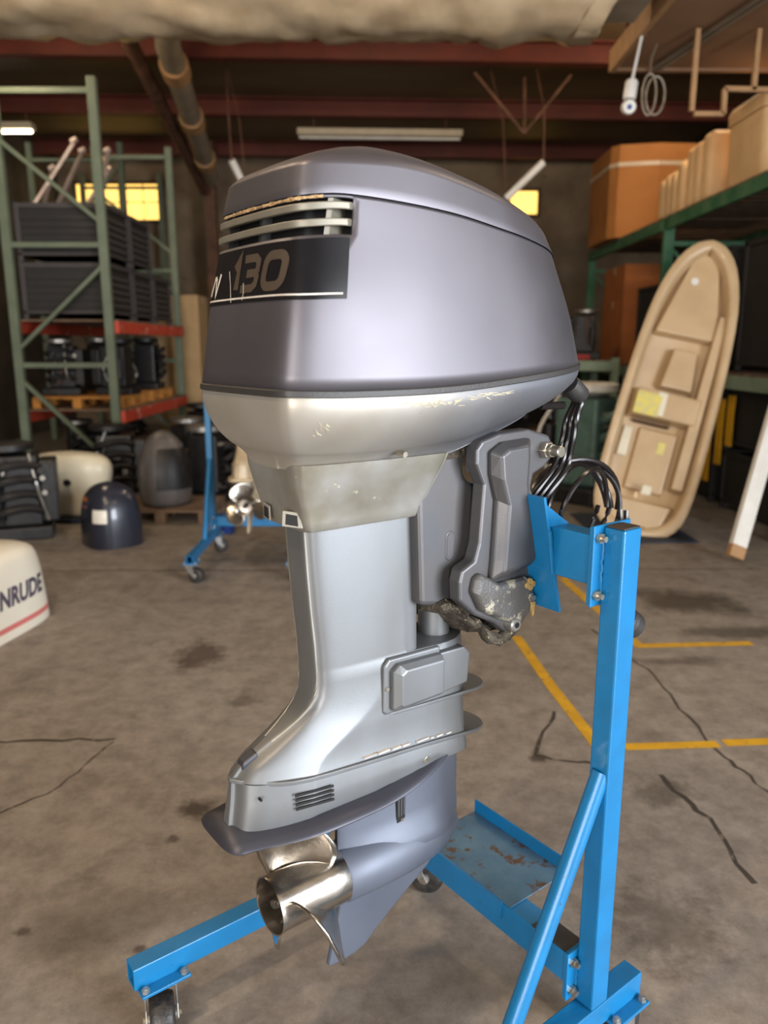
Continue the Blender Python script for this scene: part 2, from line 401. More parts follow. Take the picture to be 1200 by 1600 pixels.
def cowl_ring(v, off=0.0):
    h = cowl_half(*cowl_par(v)); r = full(h)
    out = []
    n = len(r)
    for i, (x, y) in enumerate(r):
        z = zseam(x)+(zlid(x)-zseam(x))*v
        if off:
            a, b = r[i-1], r[(i+1) % n]; tx, ty = b[0]-a[0], b[1]-a[1]; L = math.hypot(tx, ty) or 1
            nx, ny = -ty/L, tx/L          # ring runs from aft to the near side: outward normal
            if nx*(x+.08)+ny*y < 0: nx, ny = -nx, -ny
            x, y = x+nx*off, y+ny*off
        out.append((x, y, z))
    return out
HALF = len(cowl_half(*cowl_par(0)))       # points in a half ring
NR = 2*HALF-2
def surf(arc, v, off=0.0):
    """point on the cowl: arc length from the aft centre (near side positive), level v"""
    r = cowl_ring(v, off); L = 0; i = 0; sg = 1 if arc >= 0 else -1; a = abs(arc)
    while True:
        p, q = r[(sg*i) % NR], r[(sg*(i+1)) % NR]; d = math.hypot(q[0]-p[0], q[1]-p[1])
        if L+d >= a or i > HALF: t = (a-L)/d; return tuple(p[k]+(q[k]-p[k])*t for k in range(3))
        L += d; i += 1
_rc = {}
_cr = cowl_ring
def cowl_ring(v, off=0.0):
    k = (round(v, 5), round(off, 5))
    if k not in _rc: _rc[k] = _cr(v, off)
    return _rc[k]
# arc of the right end of decal and grille: where x = -.335 on the near side
def arc_at_x(v, x):
    r = cowl_ring(v); L = 0
    for i in range(HALF):
        p, q = r[i], r[i+1]
        if p[1] > .05 and q[0] >= x and q[0] > p[0]:
            t = (x-p[0])/(q[0]-p[0]); return L+math.hypot(q[0]-p[0], q[1]-p[1])*t
        L += math.hypot(q[0]-p[0], q[1]-p[1])
AV0, AV1 = .80, .985          # grille opening, levels
ARC_R = arc_at_x(.9, -.319)
# shell with the wrap-round intake opening left out: columns by arc so the edge is clean
def col_arcs():
    tot = 0; r = cowl_ring(.9); A = [0]
    for i in range(HALF-1): tot += math.hypot(r[i+1][0]-r[i][0], r[i+1][1]-r[i][1]); A.append(tot)
    return A, tot
def cowl_cols(v, off=0.0):
    """ring resampled so that one column falls exactly at the opening edge on each side"""
    r = cowl_ring(v, off)[:HALF]
    A = [0]
    for i in range(HALF-1): A.append(A[-1]+math.hypot(r[i+1][0]-r[i][0], r[i+1][1]-r[i][1]))
    edge = ARC_R*(1+(0.9-v)*0.10); NA, NB = 26, 60; tgt = [edge*i/NA for i in range(NA)]+[edge+(A[-1]-edge)*i/NB for i in range(NB+1)]
    out = []; j = 0
    for t in tgt:
        while j < HALF-2 and A[j+1] < t: j += 1
        u = (t-A[j])/(A[j+1]-A[j]); out.append(tuple(r[j][k]+(r[j+1][k]-r[j][k])*u for k in range(3)))
    return out+[(x, -y, z) for (x, y, z) in out[-2:0:-1]]
NA, NB = 26, 60
LV = [0, .08, .16, .24, .32, .40, .48, .56, .64, .72, AV0, .86, .92, AV1, 1.0]
rings = [cowl_cols(v) for v in LV]
NC = len(rings[0])
mb = NEW()
for r in rings: mb.v += r
iv0, iv1 = LV.index(AV0), LV.index(AV1)
for k in range(len(LV)-1):
    for i in range(NC):
        j = (i+1) % NC
        inside = (i < NA or i >= NC-NA)
        if iv0 <= k < iv1 and inside: continue
        mb.f.append((k*NC+i, k*NC+j, (k+1)*NC+j, (k+1)*NC+i))
cowl = mb.build('cowling', M_COWL, motor, True, solid=.006, angle=50)
cowl['label'] = 'lilac grey metallic engine cover'
# dark intake behind the grille
mb = NEW(); RR = []
for v in (AV0-.03, AV0+.02, .9, AV1-.005, AV1+.012):
    c = cowl_cols(v, -.030); RR.append([c[i % NC] for i in range(-NA-2, NA+3)])
mb.loft(RR, False, False, False)
mb.build('air_intake', M_INTAKE, cowl, True, solid=.004)
# two grille slats following the cover
for v in (.862, .945):
    secs = []
    a0, a1 = -ARC_R*.98, ARC_R*.985
    for i in range(49):
        a = a0+(a1-a0)*i/48
        p = surf(a, v, .004); q = surf(a, v, -.014)
        h = .0055
        secs.append([(p[0], p[1], p[2]-h), (p[0], p[1], p[2]+h*.9), (q[0], q[1], q[2]+h*1.3), (q[0], q[1], q[2]-h*.6)])
    o = NEW().loft(secs, True, True, True).build('grille_slat', M_SLAT, cowl, True, bevel=.0015, angle=30); o['label'] = 'grey horizontal vent slat'
for a in (-.10, .02, ARC_R*.80, -ARC_R*.8):
    m_ = NEW(); st = []
    for v in (AV0-.01, AV1):
        dd = -.004 if abs(a) > .12 else -.012; p0, p1 = surf(a-.004, v, dd), surf(a+.004, v, dd); q0, q1 = surf(a-.004, v, -.029), surf(a+.004, v, -.029)
        st.append([p0, p1, q1, q0])
    m_.loft(st).build('grille_post', M_SLAT if abs(a) > .12 else M_RUBBER, cowl)
# chipped lower edge of the lid above the vent
mb = NEW(); secs = []
for i in range(60):
    a = -.10+(.08+ARC_R*.86)*i/59; hh = .0018+.0028*random.random()
    p = surf(a, AV1+.004, .0012); q = surf(a, AV1+.004, -.004)
    secs.append([(p[0], p[1], p[2]-hh*.6), (p[0], p[1], p[2]+hh*.8), q])
mb.loft(secs).build('chipped_edge', M_CHIP, cowl)
# decal band: black gloss, pinstripe, figures
DV0, DV1 = .475, .785
def patch(name, a0, a1, v0, v1, off, m, na=40, nv=8, parent=None, skew=0):
    mb = NEW(); rr = []
    for k in range(nv+1):
        v = v0+(v1-v0)*k/nv
        a1v = a1 if a1 < 90 else arc_at_x(v, interp([(.475, -.340), (.785, -.326)], v))-(.006 if a1 > 95 else 0)
        rr.append([surf((a0 if a0 > -90 else -a1v)+(a1v-(a0 if a0 > -90 else -a1v))*i/na, v, off) for i in range(na+1)])
    mb.loft(rr, False, False, False); return mb.build(name, m, parent or cowl, True, angle=60)
dec = patch('decal', -99, 92, DV0, DV1, .0010, M_DECAL, 64, 10)
dec['label'] = 'black gloss decal with bronze 130'
patch('pinstripe', -99, 99, DV0+.022, DV0+.032, .0016, M_DECALWHITE, 60, 1, dec)
def stroke(name, pts, wd, m, off=.0018, closed=False, parent=None):
    """ribbon drawn on the cowl surface; pts in (arc, height in metres above the decal foot)"""
    lvl = lambda h: DV0+h/.272
    P = [Vector(p) for p in pts]; n = len(P); L_, R_ = [], []
    for i in range(n):
        if closed: a, b = P[i-1], P[(i+1) % n]
        else: a, b = P[max(i-1, 0)], P[min(i+1, n-1)]
        d1 = (P[i]-a).normalized() if (P[i]-a).length else (b-P[i]).normalized(); d2 = (b-P[i]).normalized() if (b-P[i]).length else d1
        t = (d1+d2).normalized(); nn = Vector((-t.y, t.x)); c = max(.5, nn.dot(Vector((-d1.y, d1.x)))); wv = wd/2/c
        L_.append(P[i]+nn*wv); R_.append(P[i]-nn*wv)
    V = [surf(p.x, lvl(p.y), off) for p in L_]+[surf(p.x, lvl(p.y), off) for p in R_]
    F = [(i, (i+1) % n, n+(i+1) % n, n+i) for i in range(n if closed else n-1)]
    return NEW().add(V, F).build(name, m, parent or dec)
def rr_path(x0, y0, x1, y1, r, sh=.10, k=4):
    out = []
    for (cx, cy, a0) in ((x1-r, y1-r, 0), (x0+r, y1-r, 90), (x0+r, y0+r, 180), (x1-r, y0+r, 270)):
        for j in range(k+1):
            a = math.radians(a0+90*j/k); out.append((cx+r*math.cos(a)+sh*(cy+r*math.sin(a)-y0), cy+r*math.sin(a)))
    return out
# figures: 1 3 0, wide rounded strokes, slanted
yb, yt, sw = .021, .066, .0145
arc_c = 0.154                                    # arc of the soft corner
x0 = arc_c-.178; q = 1.22
stroke('numeral', [(x0+.002, yt-.014), (x0+.014, yt), (x0+.010, yb)], .017, M_DECALNUM)
x3 = x0+.034
for seg in ([(x3-.002*q, yt), (x3+.026*q, yt), (x3+.033*q, yt-.006), (x3+.032*q, yt-.018), (x3+.028*q, (yt+yb)/2), (x3+.006*q, (yt+yb)/2)],
            [(x3+.028*q, (yt+yb)/2), (x3+.032*q, yb+.016), (x3+.030*q, yb+.006), (x3+.022*q, yb), (x3-.006*q, yb)]):
    stroke('numeral', seg, sw*.85, M_DECALNUM)
x4 = x3+.058
stroke('numeral', rr_path(x4, yb, x4+.046, yt, .014), sw*.95, M_DECALNUM, closed=True)
# white letter fragments at the worn aft end of the decal
for seg in ([(-.117, .016), (-.105, .044), (-.097, .044)], [(-.097, .044), (-.093, .016), (-.079, .050)], [(-.138, .016), (-.129, .034), (-.123, .016)]):
    stroke('letter_stroke', seg, .007, M_DECALWHITE)
for seg in ([(-.045, .052), (-.034, .030), (-.024, .002)], [(.012, .030), (.016, .015), (.014, .004)]):
    stroke('scratch', seg, .0016, M_DECALWHITE, .0024)

# lid on top of the cowling
def lid_par(u): # u 0 lid line, 1 lid shoulder
    return (-.3945+.010*u, .1335-.006*u, .1745-.008*u, .213-.016*u)
rings = []
for u in (0, .03, .3, .65, .93, 1.0):
    h = full(cowl_half(*lid_par(u))); o_ = .0015 if .02 < u else 0
    rings.append([(x*(1+o_), y*(1+o_*2), zlid(x)+.0015+(zltop(x)-zlid(x)-.0015)*u) for x, y in h])
top = full(cowl_half(*lid_par(1.0)))
for r in (.985, .955, .90, .82, .70, .55, .38, .2, .06):
    R_ = []
    for x, y in top:
        cx = -.09; X, Y = cx+(x-cx)*r, y*r
        R_.append((X, Y, zltop(cx+(x-cx)*r)+.050*(1-r**2)**.8+.004*(1 if r < .97 else .4)))
    rings.append(R_)
lid = NEW().loft(rings, False, True).build('top_cover', M_COWL, motor, True, angle=40)
# seam rubber
def cowl_like(par, zf, off=0.0):
    return [(x, y, zf(x)) for x, y in full(cowl_half(*par))]
NEW().loft([cowl_like((-.4385, .1545, .2055, .2755), lambda x: zseam(x)+.001), cowl_like((-.4405, .157, .2085, .278), lambda x: zseam(x)-.001),
            cowl_like((-.4405, .158, .2085, .278), lambda x: zseam(x)-.009), cowl_like((-.437, .156, .205, .275), lambda x: zseam(x)-.011)], True, True
           ).build('seam_strip', M_SEAM, motor, True, angle=40)
# lower pan
zpb = lambda x: sm([(-.40, 1.306), (-.276, 1.303), (-.093, 1.311), (.0, 1.334), (.107, 1.360), (.2, 1.388), (.27, 1.408)], x)
rings = []
for v, g in ((0, 0), (.02, -.01), (.15, .0), (.32, .07), (.48, .20), (.60, .34), (.69, .48), (.735, .565), (.75, .60), (.765, .645), (.80, .73), (.87, .85), (.94, .94), (.985, .985), (1, .985)):
    par = (-.4365+.052*g, .157-.071*g, .205-.098*g, .275-.055*g)
    rings.append([(x, y, (zseam(x)-.010)*(1-v)+zpb(x)*v) for x, y in full(cowl_half(*par))])
pan = NEW().loft(rings, True, True).build('lower_pan', M_PAN, motor, True, angle=40); pan['label'] = 'scuffed silver lower engine pan'
NEW().cyl((-.215, .128, 1.327), (-.215, .148, 1.325), .006, .005, 12).build('drain_nipple', M_BOLT, pan, True)

# pale scuffs below the seam on the near side, as thin raised chips
sc_ = NEW(); rs = random.Random(9)
def chip(x, v, ln, slope, wd=.0012):
    h = cowl_half(-.4365, .157, .205, .275)
    def at(x_, v_):
        g = interp([(0, 0), (.15, 0), (.32, .07), (.48, .20), (.6, .34)], v_)
        hh = [p for p in cowl_half(-.4365+.052*g, .157-.071*g, .205-.098*g, .275-.055*g)]
        for p, q in zip(hh, hh[1:]):
            if p[0] <= x_ <= q[0] and p[1] > .05:
                t_ = (x_-p[0])/(q[0]-p[0]+1e-9); return (x_, p[1]+(q[1]-p[1])*t_+.0009, (zseam(x_)-.010)*(1-v_)+zpb(x_)*v_)
    a, b_ = at(x, v), at(x+ln, v+slope)
    if a and b_: sc_.add([(a[0], a[1], a[2]-wd), (a[0], a[1], a[2]+wd), (b_[0], b_[1], b_[2]+wd*.4), (b_[0], b_[1], b_[2]-wd*.4)], [(0, 1, 2, 3)])
for k in range(46): chip(rs.gauss(-.20, .045), rs.gauss(.12, .03), rs.uniform(.004, .016), rs.uniform(-.05, .05), rs.uniform(.0005, .0011))
for k in range(14): chip(rs.uniform(-.13, -.03), rs.gauss(.09, .02), rs.uniform(.008, .03), rs.uniform(-.02, .04), .0006)
for k in range(10): chip(rs.uniform(-.395, -.375), rs.uniform(.28, .48), rs.uniform(.004, .01), rs.uniform(.02, .08), .0008)
sc_.build('scuff_marks', mat('scuff_cream', srgb(196, 184, 152), .7, 0, srgb(150, 140, 112), 80, .6), pan)['kind'] = 'stuff'

# neck skirt below the pan
def leg_half(xa, na, xf, w, k=5):
    fr = [(xf-.075, w), (xf-.035, w*.80), (xf-.010, w*.46), (xf, 0)] if xf > -.05 else [(xf-.03, w), (xf-.006, w-.003), (xf-.001, w-.014), (xf, 0)]
    c = [(xa, 0), (xa+.001, na*.75), (xa+.007, na), (xa+.020, na+(w-na)*.42), (xa+.06, na+(w-na)*.72), (xa+.12, w*.97), (xa+.17, w)]+fr
    return catmull(c, k, True)
rings = []
for z, xa, na, xf, wd in ((1.315, -.392, .086, -.088, .118), (1.300, -.391, .084, -.092, .114), (1.27, -.384, .080, -.100, .102), (1.235, -.374, .076, -.112, .090),
                          (1.215, -.368, .074, -.120, .083), (1.203, -.366, .073, -.124, .081), (1.198, -.362, .070, -.126, .078), (1.197, -.345, .055, -.128, .06)):
    rings.append([(x, y, z) for x, y in full(leg_half(xa, na, xf, wd))])
neck = NEW().loft(rings, True, True).build('neck_skirt', M_NECK, motor, True, angle=45)
# exhaust relief windows on the aft corner of the skirt
for (nn, xx) in ((.052, -.374), (-.030, -.376)):
    fr = NEW(); 
    fr.prism([(nn-.012, 1.208), (nn+.012, 1.205), (nn+.011, 1.232), (nn-.011, 1.235)], 0, .0035)
    fr.v = [(xx-.001+(.012 if nn > .04 else 0)*(a-nn)/.012-b, a, c) for (a, b, c) in fr.v]
    o = fr.build('relief_port', M_NECK, neck, bevel=.0025, seg=3)
    h = NEW(); h.prism([(nn-.007, 1.212), (nn+.008, 1.209), (nn+.007, 1.227), (nn-.006, 1.230)], .003, .0045)
    h.v = [(xx-.001+(.012 if nn > .04 else 0)*(a-nn)/.012-b, a, c) for (a, b, c) in h.v]
    h.build('port_opening', M_INTAKE, o)

# midsection leg flaring aft into the tail
SEC = [(1.205, 0, -.346, .034, -.108, .060), (1.12, 0, -.341, .034, -.108, .060), (1.04, 0, -.335, .034, -.108, .060), (.98, 0, -.329, .034, -.108, .060),
       (.936, 0, -.3265, .034, -.108, .061), (.929, 0, -.326, .034, -.108, .061), (.926, 0, -.326, .034, .040, .062), (.905, 0, -.326, .034, .044, .062), (.88, .004, -.330, .032, .046, .063),
       (.86, .008, -.342, .029, .047, .064), (.842, .013, -.362, .025, .048, .064), (.826, .018, -.386, .020, .048, .065), (.811, .024, -.412, .015, .049, .066), (.797, .03, -.438, .011, .049, .066),
       (.785, .035, -.460, .009, .050, .067), (.776, .05, -.472, .008, .050, .068), (.768, .068, -.479, .0075, .051, .070), (.761, .084, -.486, .0075, .052, .072)]
rings = []
for (z, k, xa, na, xf, wd) in SEC:
    rings.append([(x, y, z-k*(x-xa)) for x, y in full(leg_half(xa, na, xf, wd))])
mid = NEW().loft(rings, True, True).build('midsection', M_LEG, motor, True, angle=50)
# raised rib along the aft edge of the leg
for sg in (1, -1):
    P = [(xa+.004, sg*(na-.004), z) for (z, k, xa, na, xf, wd) in SEC if z > .80]
    NEW().tube(catmull(P, 3), .0028, 6).build('edge_rib', M_NECK, mid, True)
# cap where the flare meets the tail
NEW().loft([[(-.436, .013, .800), (-.436, -.013, .800), (-.436, -.013, .786), (-.436, .013, .786)],
            [(-.466, .0115, .786), (-.466, -.0115, .786), (-.466, -.0115, .770), (-.466, .0115, .770)]]).build('tail_cap', M_ANODE, mid, bevel=.004)
zj = lambda x: .720-.084*x
# box cover on the near side (and its twin) over the lower mount
for sg in (1, -1):
    b = NEW(); ol = [(-.201, .826), (-.196, .818), (-.06, .820), (-.06, .926), (-.188, .930), (-.199, .918)]
    b.prism(ol, sg*.055, sg*.070)
    base_ = b.build('mount_recess', M_LEG, motor, bevel=.005, seg=3)
    c = NEW(); ol0 = [(-.186, .832), (-.180, .825), (-.066, .828), (-.066, .915), (-.172, .919), (-.186, .908)]
    ol1 = [(-.172, .843), (-.168, .836), (-.068, .837), (-.068, .904), (-.160, .907), (-.172, .900)]
    c.loft([[(x, sg*.068, z) for x, z in ol0], [(x, sg*.080, z) for x, z in ol0], [(x, sg*.091, z) for x, z in ol1]])
    c.build('mount_cover', M_LEG, base_, bevel=.003, seg=3)
    f = NEW(); f.prism([(-.066, .826), (.010, .832), (.016, .896), (.0, .912), (-.066, .914)], sg*.03, sg*.076)
    f.build('mount_bracket', M_LEG, base_, bevel=.004, seg=2)
    NEW().cyl((-.193, sg*.069, .872), (-.193, sg*.073, .872), .0045, n=8).build('screw', M_BOLT, base_)
NEW().cyl((.016, .02, .885), (.030, .02, .885), .006, n=10).build('grease_nipple', M_BOLT, motor, True)
# spray plate and joint rim: thin rounded plates reaching forward
def plate(name, xa, xf, wa, wd, zf, th, m, na=.02):
    c = [(xa, 0), (xa+.002, wa*.8), (xa+.03, wa+(wd-wa)*.35), (xa+.12, wd*.97), (-.08, wd), (.0, wd*.98), (xf-.06, wd*.86), (xf-.022, wd*.58), (xf-.004, wd*.25), (xf, 0)]
    r = full(catmull(c, 5, True)); R0 = [(x, y, zf(x)-th/2) for x, y in r]; R1 = [(x, y, zf(x)+th/2) for x, y in r]
    return NEW().loft([R0, R1]).build(name, m, motor, True, bevel=.0015, angle=30)
plate('spray_plate', -.245, .110, .056, .072, lambda x: sm([(-.25, .817), (0, .808), (.11, .788)], x), .007, M_LEG)
plate('joint_rim', -.488, .110, .010, .078, lambda x: sm([(-.49, .760), (-.25, .742), (0, .719), (.11, .693)], x), .008, M_LEG)
ch_ = NEW(); rs = random.Random(2); xx = -.25
while xx < -.04:
    ln = rs.uniform(.006, .03); zz = sm([(-.49, .760), (-.25, .742), (0, .719), (.11, .693)], xx)+.009
    ch_.box((xx, .070, zz), (xx+ln, .0765+.001*rs.random(), zz+rs.uniform(.0015, .004))); xx += ln+rs.uniform(.002, .02)
ch_.build('paint_chips', M_DECALWHITE, mid)['kind'] = 'stuff'
# upper gearcase with the ventilation plate
def plate_half(xa, wa, wd, xf, k=5):
    c = [(xa, 0), (xa+.002, wa*.6), (xa+.014, wa*.92), (xa+.045, wa*1.02), (xa+.16, wd), (-.22, wd*1.0), (-.12, wd*.93), (-.04, wd*.74), (xf-.02, wd*.45), (xf-.004, wd*.2), (xf, 0)]
    return catmull(c, k, True)
rings = []
rings.append([(x, y, zj(x)-.002) for x, y in full(leg_half(-.486, .0075, .052, .072))])
rings.append([(x, y, zj(x)*.6+.670*.4) for x, y in full(leg_half(-.490, .010, .053, .076))])
rings.append([(x, y, zj(x)*.25+.670*.75) for x, y in full(leg_half(-.496, .013, .054, .077))])
rings.append([(x, y, .670 if x < -.1 else .670+(x+.1)*.2) for x, y in full(leg_half(-.499, .014, .054, .072))])
up = NEW().loft(rings, True, True).build('gearcase_upper', M_LEG, motor, True, angle=50)
zlow = lambda x: sm([(-.55, .668), (-.3, .662), (-.2, .662), (-.1, .678), (-.03, .695), (.05, .712)], x)
PR = []
for (xa, wa, wd, xf, dz) in ((-.500, .030, .076, .050, .012), (-.512, .062, .092, .051, .005), (-.521, .074, .1025, .053, -.002), (-.524, .076, .104, .053, -.006), (-.520, .072, .100, .051, -.011), (-.48, .04, .05, .03, -.004)):
    PR.append([(x, y, zlow(x)+dz) for x, y in full(plate_half(xa, wa, wd, xf))])
pl = NEW().loft(PR, True, True).build('ventilation_plate', M_ANODE, motor, True, angle=40); pl['label'] = 'dark ventilation plate above propeller'
# slots in the upper gearcase
for sg in (1, -1):
    for k in range(4):
        z0_ = .728-.0085*k; sl = NEW(); dn = .0006*k
        sl.prism([(-.398, z0_+.004), (-.322, z0_-.001), (-.322, z0_-.0055), (-.398, z0_-.0005)], 0, .0015)
        sl.v = [(x, sg*(.0722+dn+(x+.398)*.09+b), z) for (x, b, z) in sl.v]
        sl.build('vent_slot', M_INTAKE, up)
NEW().cyl((-.100, .070, .697), (-.100, .0795, .697), .0075, n=14).build('plate_screw', M_BOLT, up, bevel=.001)
NEW().cyl((-.455, .048, .735), (-.455, .0565, .735), .0025, n=8).build('screw_hole', M_INTAKE, up)
# lower gearcase: strut, torpedo and skeg
def foil(xa, xf, wd, k=5):
    c = [(xa, 0), (xa+.004, wd*.22), (xa+.06, wd*.62), (xa+.14, wd*.95), (xa+.21, wd), (xf-.06, wd*.86), (xf-.02, wd*.52), (xf-.004, wd*.22), (xf, 0)]
    return catmull(c, k, True)
rings = []
for z, xa, xf, wd in ((.700, -.262, .050, .030), (.66, -.262, .051, .030), (.60, -.263, .052, .030), (.56, -.264, .052, .032), (.54, -.265, .052, .036), (.525, -.266, .052, .044), (.51, -.266, .050, .052), (.49, -.266, .046, .056), (.47, -.266, .046, .05)):
    rings.append([(x, y, z) for x, y in full(foil(xa, xf, wd))])
gear = NEW().loft(rings, True, True).build('gearcase', M_GEAR, motor, True, angle=50); gear['label'] = 'slate blue lower gearcase'
NEW().lathe((-.268, 0, .47), (.056, 0, .47), [(0, .055), (.02, .0585), (.25, .062), (.5, .062), (.68, .057), (.82, .046), (.92, .031), (.98, .015), (1, .003)], 40).build('gear_torpedo', M_GEAR, gear, True, angle=60)
sk = [(-.258, .425), (-.270, .36), (-.293, .268), (-.262, .2635), (-.225, .265), (-.198, .274), (-.172, .295), (-.10, .342), (-.03, .384), (.01, .425)]
b = NEW(); b.prism(sk, -.007, .007); b.build('skeg', M_GEAR, gear, bevel=.005, seg=2)
# water intake grilles with a screw
for sg in (1, -1):
    g = NEW(); g.box((-.138, sg*.026, .545), (-.116, sg*.0325, .618)); gi = g.build('water_intake', M_INTAKE, gear, bevel=.0015)
    for k in range(3): NEW().box((-.136+.007*k, sg*.032, .560), (-.1325+.007*k, sg*.0338, .616)).build('intake_bar', M_BRKT, gi)
    NEW().cyl((-.127, sg*.032, .552), (-.127, sg*.036, .552), .004, n=10).build('screw', M_BOLT, gi)

# propeller: hub, three blades, nut
prop = NEW().lathe((-.262, 0, .47), (-.419, 0, .47), [(0, .0545), (.03, .0565), (.25, .0555), (.7, .0525), (.9, .0525), (.985, .0548), (1.0, .0542), (.992, .052), (.7, .047), (.45, .045), (.44, .004)], 48, False).build('propeller', M_STEEL, motor, True, angle=45)
prop['label'] = 'polished stainless propeller hub'
NEW().lathe((-.330, 0, .47), (-.412, 0, .47), [(0, .016), (.35, .016), (.36, .012), (.9, .011), (1, .008)], 12).build('propeller_nut', M_CRUST, prop, True)
def blade(phi):
    '''screw surface: angle grows as the blade runs forward'''
    rows = []
    for i in range(13):
        t = i/12; r = .048+.108*t
        half = math.radians(interp([(0, 44), (.4, 44), (.7, 39), (.88, 29), (.96, 19), (1, 9)], t))
        mid_ = math.radians(2*t)
        row = []
        for j in range(15):
            s_ = -1+2*j/14; th = mid_+half*s_
            x = -.343+.0675*th-.018*t+.006*(s_*s_-.3)*t
            a = phi+th
            row.append((x, r*math.sin(a), .47+r*math.cos(a)))
        rows.append(row)
    return NEW().loft(rows, False, False, False).build('blade', M_STEEL, prop, True, solid=.0045, angle=60)
for ph in (-14, 106, 226): blade(math.radians(ph))

# ---- swivel bracket, steering tube, clamp brackets
NEW().lathe((-.018, 0, .885), (-.018, 0, 1.10), [(0, .030), (.10, .030), (.11, .033), (1, .033)], 28).build('steering_tube', M_LEG, motor, True)
sw_o = [(-.125, 1.025), (-.047, 1.008), (-.045, 1.083), (.003, 1.100), (.007, 1.238), (-.020, 1.262), (-.022, 1.285), (.004, 1.325), (-.02, 1.334), (-.085, 1.315), (-.135, 1.25)]
sv = NEW(); sv.loft([[(x, -.085, z) for x, z in sw_o], [(x, .085, z) for x, z in sw_o]])
swv = sv.build('swivel_bracket', M_BRKT, motor, bevel=.010, seg=3)
hp = NEW(); pth = []
for j in range(13):
    a = PI*j/12; pth.append((-.055+.012*math.cos(a), 1.130+.018+.012*math.sin(a)))
for j in range(13):
    a = PI+PI*j/12; pth.append((-.055+.012*math.cos(a), 1.130-.016+.012*math.sin(a)))
hp.prism(pth, .083, .0865); hp.build('oval_pocket', M_BRKT, swv, bevel=.002)
hp = NEW(); hp.prism([(-.055+(x+.055)*.7, 1.13+(z-1.13)*.86) for x, z in pth], .0855, .0872); hp.build('pocket_floor', M_BRKT, swv)
NEW().box((-.016, .080, 1.268), (-.002, .093, 1.296)).build('stop_block', M_PAN, swv, bevel=.003)
NEW().box((-.10, -.06, 1.296), (-.02, .088, 1.318)).build('grease_patch', M_CRUST, swv, bevel=.004)

cl = [(-.058, 1.318), (-.045, 1.332), (.0, 1.343), (.08, 1.346), (.138, 1.330), (.150, 1.312), (.150, 1.285), (.128, 1.268), (.098, 1.256), (.092, 1.232), (.105, 1.205), (.118, 1.19),
      (.132, 1.05), (.126, 1.0), (.105, .972), (.058, .932), (.04, .940), (.0, .972), (-.05, .998), (-.092, 1.035), (-.094, 1.072), (-.088, 1.094), (-.056, 1.108), (-.046, 1.14), (-.038, 1.25), (-.058, 1.29)]
fc = [(-.030, 1.312), (.0, 1.327), (.075, 1.330), (.075, 1.30), (.070, 1.26), (.072, 1.225), (.083, 1.19), (.103, 1.085), (.095, 1.077), (.03, 1.064), (-.022, 1.062), (-.018, 1.10), (-.012, 1.22), (-.028, 1.27)]
fl_ = [(-.020, 1.305), (.0, 1.315), (.052, 1.318), (.054, 1.29), (.052, 1.25), (.056, 1.215), (.066, 1.18), (.083, 1.10), (.076, 1.092), (.03, 1.084), (-.004, 1.082), (-.002, 1.11), (.004, 1.21), (-.014, 1.26)]
lo = [(-.070, 1.052), (-.064, 1.078), (-.05, 1.085), (.0, 1.056), (.075, 1.056), (.098, 1.040), (.102, .998), (.058, .955), (.0, .985), (-.048, 1.012)]
cl, fc, fl_, lo = [[(x+.022, z) for x, z in L_] for L_ in (cl, fc, fl_, lo)]
